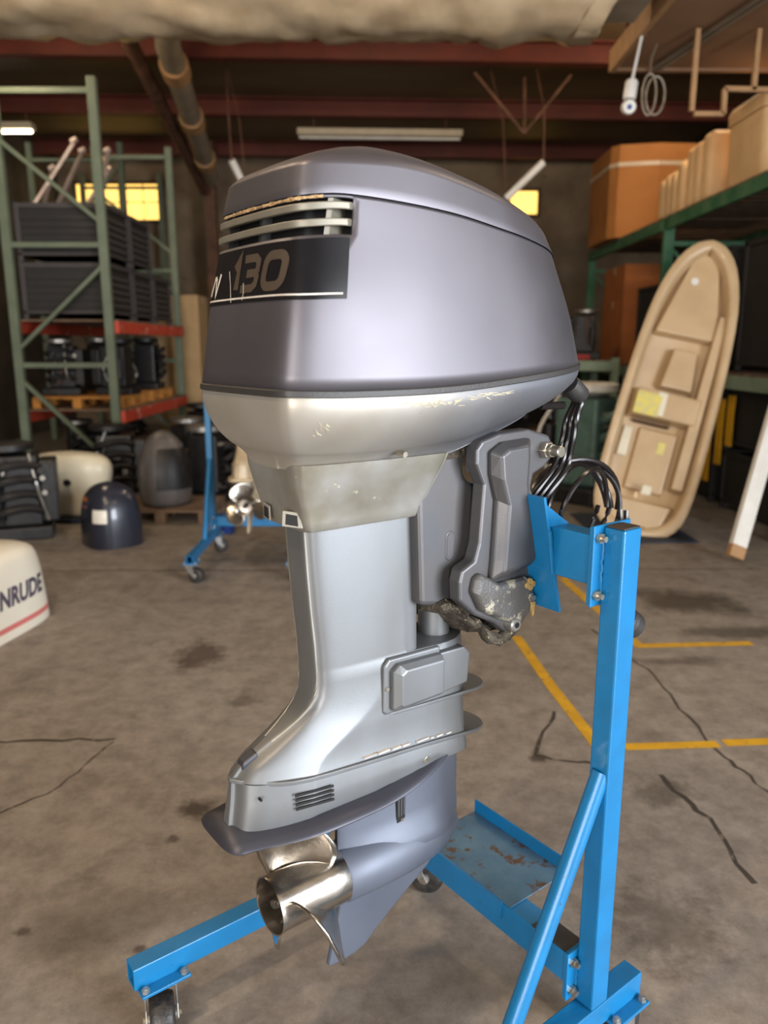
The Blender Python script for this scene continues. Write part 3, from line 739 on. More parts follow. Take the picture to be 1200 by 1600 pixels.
for sg in (1, -1):
    c = NEW(); c.prism(cl, sg*.100, sg*.132); cb = c.build('clamp_bracket', M_BRKT, motor, bevel=.006, seg=3)
    c = NEW(); c.loft([[(x, sg*.130, z) for x, z in fc], [(x, sg*.140, z) for x, z in fc], [(x, sg*.160, z) for x, z in fl_]])
    c.build('raised_web', M_BRKT, cb, bevel=.007, seg=3)
    c = NEW(); c.loft([[(x, sg*.130, z) for x, z in lo], [(x, sg*.142, z) for x, z in lo], [(x*.88+.004, sg*.150, 1.02+(z-1.02)*.85) for x, z in lo]])
    c.build('lower_web', M_BRKTC, cb, bevel=.006, seg=3)
    e = NEW(); e.bar((.148, sg*.135, 1.045), (.134, sg*.135, 1.20), .016, .034, up=(0, 1, 0)); e.build('rim_flange', M_BRKT, cb, bevel=.004, seg=2)
    # tilt tube end with nut
    n_ = NEW(); n_.lathe((.146, sg*.128, 1.303), (.146, sg*.146, 1.303), [(0, .018), (.8, .018), (1, .016)], 6); n_.build('tilt_nut', M_BOLT, cb, bevel=.0015)
    n_ = NEW(); n_.lathe((.146, sg*.128, 1.303), (.146, sg*.176, 1.303), [(0, .0125), (.55, .0125), (.56, .010), (.80, .010), (.82, .0115), (.96, .0115), (1, .010)], 20); n_.build('tilt_tube_end', M_BOLT, cb, True)
    # bolt holes, mounting bolt, small parts
    for (hx, hz) in ((.110, 1.212), (.127, 1.160), (.130, 1.138)):
        NEW().cyl((hx, sg*.131, hz), (hx, sg*.1335, hz), .0065, n=14).build('bolt_hole', M_INTAKE, cb)
    n_ = NEW(); n_.cyl((.117, sg*.131, 1.184), (.117, sg*.136, 1.184), .0125, n=18); n_.cyl((.117, sg*.136, 1.184), (.117, sg*.146, 1.184), .009, n=6); n_.cyl((.117, sg*.146, 1.184), (.117, sg*.168, 1.184), .0055, n=12)
    n_.build('mounting_bolt', M_BOLT, cb)
    NEW().lathe((.066, sg*.132, .964), (.066, sg*.152, .964), [(0, .014), (.85, .014), (1, .011)], 20).build('pivot_bolt', M_ZINC, cb, True)
    NEW().lathe((.066, sg*.1515, .964), (.066, sg*.1535, .964), [(0, .006), (1, .006)], 6).build('bolt_socket', M_INTAKE, cb)
    tw = NEW()
    for (dx, dz) in ((0, .008), (.009, .001), (-.008, .001), (.002, -.005)): tw.cyl((.100+dx, sg*.147, 1.040+dz), (.100+dx, sg*.153, 1.040+dz), .0065, n=10)
    tw.build('trim_anode', M_BRASS, cb, bevel=.001)
    NEW().lathe((.104, sg*.145, 1.014), (.104, sg*.160, 1.014), [(0, .009), (.5, .009), (.55, .006), (1, .006)], 6).build('anode_bolt', M_BOLT, cb)
    NEW().prism([(.104, 1.004), (.120, 1.002), (.118, .985), (.115, .970)], sg*.145, sg*.151).build('brass_clip', M_BRASS, cb, bevel=.001)
# corroded lower rod between the clamp brackets
cr = NEW(); P = []
random.seed(3)
rings = []
for i in range(15):
    t = i/14; c_ = Vector((-.095+.165*t, .0, 1.015-.075*t+.012*math.sin(7*t)))
    for_ = []
    for k in range(14):
        a = 2*PI*k/14; rr = (.017+.009*math.sin(PI*t))*(.75+.5*random.random())
        for_.append((c_.x+rr*.5*math.cos(a), .105*math.cos(a)*(.85+.3*random.random()), c_.z+rr*math.sin(a)))
    rings.append(for_)
cr.loft(rings); cr.build('corroded_rod', M_CRUST, motor, True, angle=25)
pr_ = []
rings = []
for i in range(9):
    t = i/8; c_ = Vector((-.005+.085*t, .128, .957-.022*math.sin(PI*t*.9)))
    rings.append([(c_.x+random.uniform(-.004, .004), .128+.016*math.cos(2*PI*k/10)*(.7+.5*random.random()), c_.z+.013*math.sin(2*PI*k/10)*(.7+.6*random.random())) for k in range(10)])
NEW().loft(rings).build('marine_growth', M_CRUST, motor, True, angle=20)

# rigging hoses: bundle from the pan grommet down to the coil
gm = NEW(); gm.lathe((.250, .10, 1.425), (.292, .10, 1.398), [(0, .020), (.3, .022), (.9, .020), (1, .016)], 16); gm.build('hose_grommet', M_RUBBER, motor, True)
NEW().cyl((.165, .10, 1.385), (.235, .10, 1.383), .008, n=10).build('fuel_stub', M_HOSE, motor, True)
for k in range(3):
    d = (k-1)*.0095
    P = catmull([(.284, .10+d, 1.412), (.280, .10+d, 1.385), (.262+d*.4, .10+d, 1.35), (.252+d*.6, .10+d, 1.30), (.235+d, .098+d, 1.25), (.195+d, .090+d, 1.205), (.165+d, .07+d, 1.15)], 6)
    NEW().tube(P, .0062, 8).build('rigging_hose', M_HOSE, motor, True)
for k in range(5):
    rx, rz_ = .150-.010*k+.006*(k % 2), .136-.007*k; cx, cz = .432-.006*k, 1.105+.004*k; yy = -.03+.018*k
    P = []
    for j in range(49):
        a = 2*PI*j/48; P.append((cx+rx*math.cos(a), yy+.028*math.cos(a*.5+k)+.012*math.sin(2*a+k), cz+rz_*math.sin(a)))
    NEW().tube(P, .0062, 8, cap=False).build('rigging_hose', M_HOSE, motor, True)

# ================================================================== MOTOR STAND
BASE[0] = 0.0
def build_stand(label, loc, rz):
    st = thing('motor_stand', label, 'motor stand', loc, rz)
    def hollow(p0, p1, wd, ht, th=.004):
        """rectangular tube along x, open at its ends"""
        mb = NEW(); (x0_, y, z), x1_ = p0, p1
        for (dw, dh, rev) in ((wd/2, ht/2, 0), (wd/2-th, ht/2-th, 1)):
            pass
        O_ = [(-wd/2, -ht/2), (wd/2, -ht/2), (wd/2, ht/2), (-wd/2, ht/2)]; I_ = [(a*(1-2*th/wd), b*(1-2*th/ht)) for a, b in O_]
        R = [[(x0_, y+a, z+b) for a, b in O_], [(x1_, y+a, z+b) for a, b in O_], [(x1_, y+a, z+b) for a, b in I_], [(x0_, y+a, z+b) for a, b in I_]]
        mb.loft(R+[R[0]], False, False); return mb
    for sg in (1, -1):
        n0 = sg*.331
        bb = hollow((-.588, n0, .1635), .279, .044, .053).build('base_beam', M_BLUE, st, bevel=.003)
        post = NEW(); post.box((.110, n0-.0215, .190), (.161, n0+.0215, 1.186)); post = post.build('post', M_BLUE, st, bevel=.004, seg=2)
        cp = NEW(); cp.box((.112, n0-.0195, 1.186), (.159, n0+.0195, 1.1895)); cp.build('end_cap', M_TAR, post, bevel=.002)
        br = NEW(); br.tube([(-.147, n0, .185), (-.147+.03, n0, .185+.06), (.075, n0, .626), (.118, n0, .712)], .0178, 20); br.build('brace', M_BLUE, st, True)
        # bolted flanges, lower and upper
        for (z0_, z1_, xa_) in ((.198, .307, .082), (1.040, 1.190, .084)):
            f_ = NEW(); f_.box((xa_, n0-sg*.0225, z0_), (.190, n0-sg*.0285, z1_)); f_ = f_.build('flange_plate', M_BLUE, st, bevel=.0015)
            f2 = NEW(); f2.box((xa_+.002, n0-sg*.0285, z0_+.002), (.190, n0-sg*.0345, z1_-.002)); f2.build('flange_plate', M_BLUE, st, bevel=.0015)
            for zz in (z0_+.022, z1_-.022):
                for xx in (.097, .176):
                    b_ = NEW(); b_.cyl((xx, n0-sg*.0225, zz), (xx, n0-sg*.014, zz), .0095, n=6); b_.cyl((xx, n0-sg*.014, zz), (xx, n0-sg*.006, zz), .0055, n=12)
                    b_.build('bolt', M_BOLT, f_)
            # weld bead along the post
            P = [(.1085, n0-sg*.0215, z0_+.02+(z1_-z0_-.04)*j/14) for j in range(15)]
            NEW().tube([(x+random.uniform(-.001, .001), y, z) for x, y, z in P], lambda t: .0032+.0012*random.random(), 6).build('weld_bead', M_BLUE, post, True)
        for ci, xc in enumerate((-.525, .222)):
            pt = NEW(); pt.box((xc-.055, n0-.048, .129), (xc+.055, n0+.048, .137))
            ca = pt.build('caster', M_BLUE, st, bevel=.002)
            for (dx, dy) in ((-.044, -.036), (.044, -.036), (-.044, .036), (.044, .036)):
                b_ = NEW(); b_.cyl((xc+dx, n0+dy, .137), (xc+dx, n0+dy, .144), .009, n=6); b_.cyl((xc+dx, n0+dy, .144), (xc+dx, n0+dy, .148), .005, n=10); b_.build('bolt', M_ZINC, ca)
            ang = {(1, 0): 30, (1, 1): -10, (-1, 0): 108, (-1, 1): 60}[(sg, ci)]; a_ = math.radians(ang); ux, uy = math.cos(a_), math.sin(a_)
            def W(f, s_, z): return (xc+ux*f-uy*s_, n0+uy*f+ux*s_, z)
            fk = NEW()
            tp = NEW(); tp.box((xc-.05, n0-.042, .124), (xc+.05, n0+.042, .129)); tp.build('mount_plate', M_ZINC, ca, bevel=.001)
            fk.cyl((xc, n0, .113), (xc, n0, .124), .028, n=20)
            for s_ in (-1, 1):
                O_ = [(-.026, .118), (.026, .118), (.030, .07), (.044, .044), (.036, .036), (.024, .038), (-.010, .075)]
                k = len(O_); P = [W(f-.0, s_*.0315, z) for f, z in O_]+[W(f, s_*.0350, z) for f, z in O_]
                fk.add(P, [tuple(range(k))[::-1], tuple(range(k, 2*k))]+[(i, (i+1) % k, k+(i+1) % k, k+i) for i in range(k)])
            fk.add([W(-.026, -.035, .114), W(.026, -.035, .114), W(.026, .035, .114), W(-.026, .035, .114), W(-.026, -.035, .118), W(.026, -.035, .118), W(.026, .035, .118), W(-.026, .035, .118)],
                   [(0,3,2,1),(4,5,6,7),(0,1,5,4),(1,2,6,5),(2,3,7,6),(3,0,4,7)])
            fk.build('fork', M_ZINC, ca, bevel=.0012)
            wx = .032
            wh = NEW(); wh.lathe(W(wx, -.027, .050), W(wx, .027, .050), [(0, .030), (0, .040), (.04, .0455), (.22, .0495), (.5, .050), (.78, .0495), (.96, .0455), (1, .040), (1, .030), (.97, .012), (.03, .012), (0, .030)], 36, False)
            wh = wh.build('wheel', M_WHEEL, ca, True, angle=50)
            NEW().cyl(W(wx, -.041, .050), W(wx, .041, .050), .0075, n=10).build('axle_bolt', M_BOLT, ca)
            NEW().lathe(W(wx, -.030, .050), W(wx, .030, .050), [(0, .014), (1, .014)], 20).build('wheel_hub', M_ZINC, ca, True)
    # cross beam, tray, upper arm and transom plate
    cb_ = NEW(); cb_.box((.093, -.2965, .226), (.150, .2965, .296)); cb_.build('cross_beam', M_BLUE, st, bevel=.003)
    cb_ = NEW(); cb_.box((.095, .20, .296), (.148, .2965, .2972)); cb_.build('tar_patch', M_TAR, st)
    tr = NEW(); tr.box((.096, -.165, .297), (.283, .138, .3005)); tr = tr.build('tray', M_TRAY, st)
    tr_ = NEW(); tr_.box((.0885, -.165, .262), (.0928, .118, .3005)); tr_.build('tray_lip', M_BLUE, tr)
    tr_ = NEW(); tr_.box((.2795, -.165, .3005), (.283, .138, .335)); tr_.build('tray_lip', M_BLUE, tr)
    NEW().box((.0885, -.165, .2975), (.097, .118, .3010)).build('tray_lip', M_BLUE, tr)
    ar = NEW(); ar.box((.110, -.2965, 1.072), (.158, .2965, 1.165)); ar.build('upper_arm', M_BLUE, st, bevel=.003)
    tp = NEW(); tp.bar((.136, 0, .990), (.076, 0, 1.226), .40, .007, up=(1, 0, .25)); tp.build('transom_plate', M_BLUE, st, bevel=.001)
    for sg in (1, -1):
        g = NEW(); g.prism([(.086, 1.212), (.100, 1.165), (.158, 1.165)], sg*.186, sg*.192); g.build('gusset', M_BLUE, st)
        P = [(.1065-.001*j, sg*.2, 1.075+.0065*j) for j in range(14)]
        NEW().tube(P, lambda t: .003+.0012*random.random(), 6).build('weld_bead', M_BLUE, st, True)
    # push handle with a rubber grip on the fore side of the near post
    h = NEW(); h.lathe((.160, .331, 1.008), (.192, .331, .985), [(0, .020), (.2, .026), (.75, .026), (.95, .020), (1, .008)], 18); h.build('rubber_grip', M_RUBBER, st, True)
    return st
stand = build_stand('near blue welded motor stand carrying the silver outboard motor', (OX, OY, 0), ORZ)

# ================================================================== SECOND STAND AND MOTOR IN THE BACKGROUND
stand2 = copy_tree(stand); stand2.location = (-.916, 5.28, 0); stand2.rotation_euler = (0, 0, PI/2)
stand2['label'] = 'blurred blue motor stand behind the silver motor, holding the cream motor'
M_CREAM = mat('cream_motor_paint', srgb(196, 182, 156), 0.5, 0.05, srgb(150, 128, 98), 6, 0.8)
M_DARKM = mat('black_motor_paint', srgb(30, 28, 28), 0.5, 0.1, srgb(48, 44, 40), 6, 0.7)
motor2 = thing('outboard_motor', 'cream outboard motor with silver propeller on the blurred blue stand', 'outboard motor', (-.916, 5.28, .26), PI/2)
for ch in list(motor.children):
    nm = ch.name.split('.')[0]
    if nm in ('cowling', 'top_cover', 'lower_pan', 'neck_skirt', 'midsection', 'gearcase_upper', 'ventilation_plate', 'gearcase', 'propeller', 'steering_tube', 'swivel_bracket', 'clamp_bracket', 'joint_rim', 'seam_strip'):
        c = ch.copy(); COL.objects.link(c); c.parent = motor2
        if 'label' in c: del c['label']
        if nm not in ('propeller', 'seam_strip'):
            c.data = ch.data.copy(); c.data.materials.clear(); c.data.materials.append(M_DARKM if nm in ('swivel_bracket', 'clamp_bracket', 'steering_tube', 'neck_skirt') else M_CREAM)
        for g in list(ch.children):
            gn = g.name.split('.')[0]
            if gn in ('gear_torpedo', 'skeg', 'blade', 'propeller_nut', 'raised_web'):
                d = g.copy(); COL.objects.link(d); d.parent = c
                if gn in ('gear_torpedo', 'skeg', 'raised_web'):
                    d.data = g.data.copy(); d.data.materials.clear(); d.data.materials.append(M_DARKM if gn == 'raised_web' else M_CREAM)

# ================================================================== BACKGROUND MATERIALS
M_GREENL = mat('faded_green_steel', srgb(108, 118, 98), 0.55, 0.1, srgb(90, 102, 84), 5, 0.7)
M_GREEND = mat('green_rack_steel', srgb(34, 96, 62), 0.5, 0.1, srgb(96, 130, 100), 5, 0.6)
M_GREENP = mat('pale_green_steel', srgb(150, 168, 144), 0.5, 0.1, srgb(120, 140, 118), 5, 0.6)
M_ORANGE = mat('orange_red_beam', srgb(196, 72, 48), 0.55, 0.05, srgb(170, 60, 44), 6, 0.6, spot=srgb(214, 190, 176), spot_scale=9, spot_thr=0.6)
M_BOARD = mat('deck_board', srgb(120, 96, 74), 0.8, 0, srgb(90, 72, 56), 7, 0.7)
M_CRATE = mat('black_crate_plastic', srgb(36, 33, 31), 0.6, 0, srgb(28, 26, 25), 6, 0.6)
M_CRATEG = mat('crate_slat_grey', srgb(66, 62, 61), 0.6, 0, srgb(60, 56, 56), 6, 0.6)
M_PALLET = mat('pallet_pine', srgb(196, 136, 62), 0.8, 0, srgb(160, 104, 44), 9, 0.8)
M_CARD = mat('cardboard', srgb(178, 118, 60), 0.8, 0, srgb(160, 102, 48), 3, 0.6)
M_CARDD = mat('orange_cardboard', srgb(176, 104, 52), 0.8, 0, srgb(150, 86, 42), 3, 0.6)
M_TAPE = mat('packing_tape', srgb(206, 186, 160), 0.4)
M_SEATV = mat('cream_vinyl', srgb(222, 186, 138), 0.55, 0, srgb(206, 168, 120), 4, 0.6)
M_BOAT = mat('beige_gelcoat', srgb(196, 168, 130), 0.42, 0, srgb(180, 152, 114), 4, 0.7, coat=0.2)
M_WHITEC = mat('white_gelcoat', srgb(232, 228, 214), 0.35, 0, srgb(222, 214, 196), 4, 0.5, coat=0.3)
M_WHITE2 = mat('warm_white_gelcoat', srgb(226, 218, 196), 0.4, 0, srgb(206, 198, 172), 3, 0.6, coat=0.2)
M_NAVY = mat('navy_gelcoat', srgb(44, 48, 62), 0.3, 0.1, srgb(34, 36, 46), 4, 0.6, coat=0.4)
M_CHAR = mat('charcoal_gelcoat', srgb(104, 100, 99), 0.42, 0.1, srgb(72, 68, 68), 4, 0.6, coat=0.2)
M_BLACK = mat('engine_black', srgb(26, 25, 26), 0.45, 0.2, srgb(42, 40, 40), 14, 0.7, spot=srgb(92, 90, 88), spot_scale=18, spot_thr=0.68)
M_ALU = mat('engine_aluminium', srgb(168, 164, 158), 0.4, 0.8, srgb(120, 116, 110), 14, 0.7)
M_RUST = mat('rusty_pipe', srgb(124, 88, 66), 0.7, 0.2, srgb(72, 48, 36), 6, 0.8)
M_GALV = mat('galvanised_duct', srgb(150, 138, 120), 0.5, 0.3, srgb(126, 114, 98), 4, 0.7)
M_FOIL = mat('foil_insulation', srgb(220, 200, 168), 0.34, 0.45, srgb(178, 154, 122), 3, 0.8, bump=0.25, bscale=7)
M_PLY = mat('plywood_soffit', srgb(142, 108, 80), 0.75, 0, srgb(124, 92, 66), 3, 0.6)
M_FIXT = mat('enamel_fixture', srgb(200, 186, 160), 0.5)
M_TAN = mat('tan_wood', srgb(170, 132, 90), 0.7, 0, srgb(140, 104, 70), 8, 0.6)
M_PVC = mat('white_plastic', srgb(224, 222, 216), 0.4, 0, srgb(206, 202, 194), 8, 0.5)
M_AMBER = mat('sunlit_amber_pane', srgb(230, 180, 70), 0.5, emit=(srgb(255, 204, 104), 1.3))
M_FRAME = mat('window_frame_dark', srgb(88, 70, 48), 0.7)
M_TEAL = mat('teal_engine_paint', srgb(96, 124, 116), 0.5, 0.1, srgb(70, 96, 90), 9, 0.7)
M_PINK = mat('faded_red', srgb(214, 120, 116), 0.5)
M_LETTER = mat('letter_plum', srgb(86, 74, 92), 0.5, 0, srgb(70, 80, 92), 6, 0.6)
M_SILVR = mat('bright_bar', srgb(186, 168, 156), 0.45, 0.4, srgb(150, 130, 118), 9, 0.6)
M_REDP = mat('red_plastic', srgb(160, 36, 34), 0.5)
M_YELP = mat('yellow_plastic', srgb(232, 172, 24), 0.5, 0, srgb(206, 148, 16), 8, 0.5)
M_BLUEP = mat('blue_plastic', srgb(28, 58, 128), 0.4, 0, srgb(24, 48, 108), 8, 0.5)
M_MAT = mat('dark_blue_tarp', srgb(34, 44, 62), 0.7, 0, srgb(26, 32, 46), 5, 0.7)
M_LAMP = mat('lamp_glow', srgb(255, 240, 214), 0.5, emit=(srgb(255, 238, 205), 9.0))

# ------------------------------------------------------------------ pallet racks
def frame(mb_name, rack, x0, x1, y, z1, m, horiz, diag, pw=.085):
    for x in (x0, x1):
        p = MB(); p.box((x-pw/2, y-.035, 0.006), (x+pw/2, y+.035, z1)); up_ = p.build('upright', m, rack, bevel=.004)
        f = MB(); f.box((x-.07, y-.06, 0), (x+.07, y+.06, .008)); f.build('foot_plate', m, up_)
    for z in horiz: MB().box((x0+pw/2, y-.02, z-.025), (x1-pw/2, y+.02, z+.025)).build('strut', m, rack)
    for (za, zb) in diag: MB().bar((x0+.03, y, za), (x1-.03, y, zb), .035, .05, up=(0, 1, 0)).build('strut', m, rack)
def shelf(rack, x0, x1, y0, y1, z, mbm, deck=True, dy=.12):
    for x in (x0, x1):
        MB().box((x-.025, y0, z-.06), (x+.025, y1, z+.06)).build('beam', mbm, rack, bevel=.004)
    if deck:
        k = int((y1-y0)/.2)
        for i in range(k):
            ya = y0+(y1-y0)*(i+.08)/k; yb = y0+(y1-y0)*(i+.92)/k
            MB().box((x0-.02, ya, z+.06), (x1+.02, yb, z+.078)).build('deck_board', M_BOARD, rack)
rackL = thing('pallet_rack', 'tall faded green pallet rack with orange red beams on the left', 'pallet rack', (0, 0, 0))
frame('f', rackL, -3.76, -2.80, 8.0, 4.02, M_GREENL, (3.9, 2.49, 1.31, .12), ((3.45, 2.72), (1.48, 2.28), (1.14, .24)))
frame('f', rackL, -3.76, -2.80, 10.65, 4.02, M_GREENL, (3.9, 2.49, 1.31, .12), ((3.45, 2.72), (1.48, 2.28), (1.14, .24)))
for z in (1.69, .775): shelf(rackL, -3.76, -2.74, 8.03, 10.62, z, M_ORANGE)
rackF = thing('pallet_rack', 'distant green pallet rack in front of the amber windows', 'pallet rack', (0, 0, 0))
frame('f', rackF, -5.45, -4.05, 12.6, 4.55, M_GREENL, (4.3, 2.8, 1.2), ((2.8, 4.2), (2.7, 1.3)))
frame('f', rackF, -5.45, -4.05, 14.7, 4.55, M_GREENL, (4.3, 2.8, 1.2), ())
shelf(rackF, -5.45, -4.05, 12.63, 14.67, 1.9, M_GREENL)
rackR = thing('pallet_rack', 'dark green pallet rack along the right with boat seats on top', 'pallet rack', (0, 0, 0))
for y in (11.96, 8.80, 5.66): frame('f', rackR, 3.12, 4.55, y, 2.86, M_GREEND, (2.6, 1.2, .15), ((2.55, 1.25), (.2, 1.15)), .11)
for (a, b) in ((8.84, 11.92), (5.70, 8.76)):
    shelf(rackR, 3.08, 4.55, a, b, 2.80, M_GREEND); shelf(rackR, 3.08, 4.55, a, b, 1.19, M_GREENP)
rackB = thing('pallet_rack', 'pale green low rack beam row at the back behind the dinghy', 'pallet rack', (0, 0, 0))
for x in (1.2, 2.90):
    for y in (9.75, 10.7): MB().box((x-.045, y-.04, 0), (x+.045, y+.04, 1.36)).build('upright', M_GREENP, rackB)
for z in (1.26, .35):
    for y in (9.72, 10.73): MB().box((1.245, y-.025, z-.06), (2.855, y+.025, z+.06)).build('beam', M_GREENP, rackB)
    for i in range(7): MB().box((1.25+.23*i, 9.7, z+.06), (1.25+.23*i+.19, 10.75, z+.078)).build('deck_board', M_BOARD, rackB)

# ------------------------------------------------------------------ crates
def crate(loc, sx, sy, sz, label, group, slats=5):
    t = thing('plastic_crate', label, 'crate', loc, 0, group)
    b = MB(); b.box((-sx/2+.02, -sy/2+.02, .06), (sx/2-.02, sy/2-.02, sz-.02)); b.build('body', M_CRATE, t)
    f = MB()
    for x in (-1, 1):
        for y in (-1, 1): f.box((x*sx/2-(.05 if x > 0 else 0), y*sy/2-(.05 if y > 0 else 0), .0), (x*sx/2+(.05 if x < 0 else 0), y*sy/2+(.05 if y < 0 else 0), sz))
    f.box((-sx/2, -sy/2, sz-.05), (sx/2, -sy/2+.03, sz)); f.box((-sx/2, sy/2-.03, sz-.05), (sx/2, sy/2, sz)); f.box((-sx/2, -sy/2, sz-.05), (-sx/2+.03, sy/2, sz)); f.box((sx/2-.03, -sy/2, sz-.05), (sx/2, sy/2, sz))
    f.box((-sx/2, -sy/2, .06), (sx/2, sy/2, .09))
    f.build('frame', M_CRATEG if loc[0] < 0 else M_CRATE, t, bevel=.006)
    for i in range(slats):
        z = .13+(sz-.22)*i/slats
        s = MB(); s.box((-sx/2+.055, -sy/2+.004, z), (sx/2-.055, -sy/2+.018, z+.04)); s.build('slat', M_CRATE, t)
        s = MB(); s.box((sx/2-.018, -sy/2+.055, z), (sx/2-.004, sy/2-.055, z+.04)); s.build('slat', M_CRATEG if loc[0] < 0 else M_CRATE, t)
    return t
g = 'black crates on the left rack'
zc = 1.768
nm = ('first', 'second', 'third')
for k, y in enumerate((8.50, 9.28, 10.06)):
    for tier in range(2 if k < 2 else 1):
        crate((-3.27, y, zc+.575*tier), .92, .74, .57, 'black slatted plastic crate on the left rack, %s from the aisle end, %s tier' % (nm[k], 'upper' if tier else 'lower'), g)
g = 'black crates under the right rack'
for k, (y, x) in enumerate(((10.6, 3.8), (9.4, 3.8), (8.0, 3.72), (6.5, 3.72))):
    for tier in range(2):
        if tier == 0 or k in (1, 2, 3):
            crate((x, y, .56*tier), 1.04, 1.08 if k < 2 else 1.3, .55, 'black plastic crate under the right rack, %s from the far end, %s tier' % (('first', 'second', 'third', 'fourth')[k], 'upper' if tier else 'lower'), g, 4)
g = 'black crates on the right rack shelf'
for k, (y, h) in enumerate(((9.5, .95), (8.05, 1.15), (6.6, 1.15))):
    crate((3.80, y, 1.27), 1.1, 1.2, h, 'tall black crate on the middle shelf of the right rack, %s from the far end' % nm[k], g, 5)
# crates at the back wall under the dark corner
for k, (x, y) in enumerate(((2.2, 13.6), (3.5, 13.6), (.9, 13.6))):
    crate((x, y, 0), 1.1, 1.0, 1.1, 'dark crate standing on the floor by the back wall, %s' % ('nearest the right wall', 'in the right corner', 'beside the motor top')[k] if k != 0 else 'dark crate standing on the floor by the back wall, middle one', 'crates by the back wall', 6)

# ------------------------------------------------------------------ pallets
def pallet(loc, label, sx=.95, sy=.9, m=M_PALLET):
    t = thing('wooden_pallet', label, 'pallet', loc, 0, 'wooden pallets')
    for i in range(6):
        y = -sy/2+sy*(i+.08)/6
        MB().box((-sx/2, y, .10), (sx/2, y+sy/6*.72, .12)).build('deck_slat', m, t)
    for i in range(3):
        x = -sx/2+(sx-.09)*i/2
        MB().box((x, -sy/2, 0), (x+.09, sy/2, .02)).build('bottom_slat', m, t)
        for j in range(3): MB().box((x, -sy/2+(sy-.1)*j/2, .02), (x+.09, -sy/2+(sy-.1)*j/2+.1, .10)).build('block', m, t)
    return t
pallet((-3.27, 8.62, .853), 'yellow pine pallet on the lower shelf of the left rack, nearest the aisle end')
pallet((-3.27, 9.75, .853), 'yellow pine pallet on the lower shelf of the left rack, farther one')
pallet((-1.93, 6.75, 0), 'brown wooden pallet on the floor under the charcoal cowl', .84, .7, M_BOARD)

# ------------------------------------------------------------------ powerheads (bare engines)
def powerhead(loc, rz, sc, label, group=None, seed=1, cover=M_BLACK, pipe=M_ALU):
    rnd = random.Random(seed)
    t = thing('engine_powerhead', label, 'engine', loc, rz, group)
    def S(mb): mb.v = [(x*sc, y*sc, z*sc) for x, y, z in mb.v]; return mb
    b = MB(); b.box((-.24, -.17, .0), (.20, .17, .09)); S(b).build('base_pan', M_BLACK, t, bevel=.012*sc)
    b = MB(); b.box((-.16, -.13, .09), (.14, .13, .58)); S(b).build('block', cover, t, bevel=.02*sc)
    b = MB(); b.box((.14, -.14, .12), (.25, .14, .54)); S(b).build('cylinder_head', cover, t, bevel=.015*sc)
    for k in range(4):
        r = MB(); r.tube(catmull([(-.10, -.13, .16+.10*k), (-.14, -.21, .19+.10*k), (-.06, -.235, .22+.10*k), (.06, -.20, .23+.10*k), (.15, -.14, .2+.10*k)], 4), .026, 8); S(r).build('intake_runner', cover, t, True)
    f = MB(); f.lathe((-.05, 0, .58), (-.05, 0, .66), [(0, .06), (.3, .13), (.45, .17), (.9, .17), (1, .15), (1, .05)], 28); S(f).build('flywheel', pipe if seed % 2 else M_BLACK, t, True, angle=40)
    for k in range(5):
        p = MB(); x, y = rnd.uniform(-.2, .2), rnd.choice((-1, 1))*rnd.uniform(.14, .2)
        p.tube(catmull([(x, y, rnd.uniform(.1, .2)), (x+rnd.uniform(-.08, .08), y*1.25, rnd.uniform(.25, .4)), (x*.5, y*.9, rnd.uniform(.45, .62))], 5), .011, 7)
        S(p).build('pipe', (pipe, M_BLACK, M_RUST)[k % 3], t, True)
    for k in range(6):
        p = MB(); x, z = rnd.uniform(-.15, .2), rnd.uniform(.14, .52); p.cyl((x, -.13, z), (x, -.165-rnd.random()*.03, z), rnd.uniform(.012, .03), n=10); S(p).build('fitting', (pipe, M_ALU, M_BLACK)[k % 3], t, True)
    s = MB(); s.cyl((-.12, .19, .2), (-.12, .19, .42), .042, n=14); S(s).build('starter_motor', M_BLACK, t, True)
    return t
powerhead((-2.92, 6.0, 0), .35, 1.15, 'bare black outboard engine on the floor at the left edge', None, 2)
eg = 'bare engines on the left rack'
for k, (x, y, s_) in enumerate(((-3.53, 8.58, .92), (-3.0, 8.66, .92), (-3.53, 9.72, .95), (-2.98, 9.78, .95))):
    powerhead((x, y, .973), (.1, 3.1, 1.5, 1.6)[k], s_, 'bare dark engine on a pine pallet, %s' % ('aisle end, left of the pair', 'aisle end, right of the pair', 'farther pallet, left of the pair', 'farther pallet, right of the pair')[k], eg, 3+k)
eg = 'bare engines on the floor under the left rack'
for k, (x, y) in enumerate(((-3.52, 8.9), (-2.93, 8.5), (-3.3, 9.7), (-2.62, 7.45), (-1.72, 7.45))):
    powerhead((x, y, 0), (.5, 1.9, 2.6, .2, 1.4)[k], 1.02 if k < 3 else 1.15, 'bare black engine on the floor, %s' % ('under the left rack, innermost', 'under the left rack by the near upright', 'under the far end of the left rack', 'behind the navy and white cowls', 'behind the charcoal cowl')[k], eg, 11+k)
for k, (x, y, z_) in enumerate(((-2.2, 8.6, 1.1), (-1.55, 9.0, 1.1), (-.95, 8.4, 1.05), (-2.3, 9.9, 1.2), (-1.2, 10.2, 1.2), (-.4, 9.4, 1.0))):
    powerhead((x, y, 0), (1.3, .2, 2.4, 1.0, .3, 1.8, .6)[k], z_, 'dark engine in the clutter behind the blurred stand, %s' % ('nearest the left rack', 'second from the left rack', 'in line with the stand post', 'farther back on the left', 'farther back in the middle', 'mostly behind the silver motor')[k], 'engines behind the blurred stand', 51+k)
powerhead((2.05, 7.6, .0), .8, 1.75, 'teal engine with pale hoses between motor and dinghy', None, 21, M_TEAL, M_PVC)
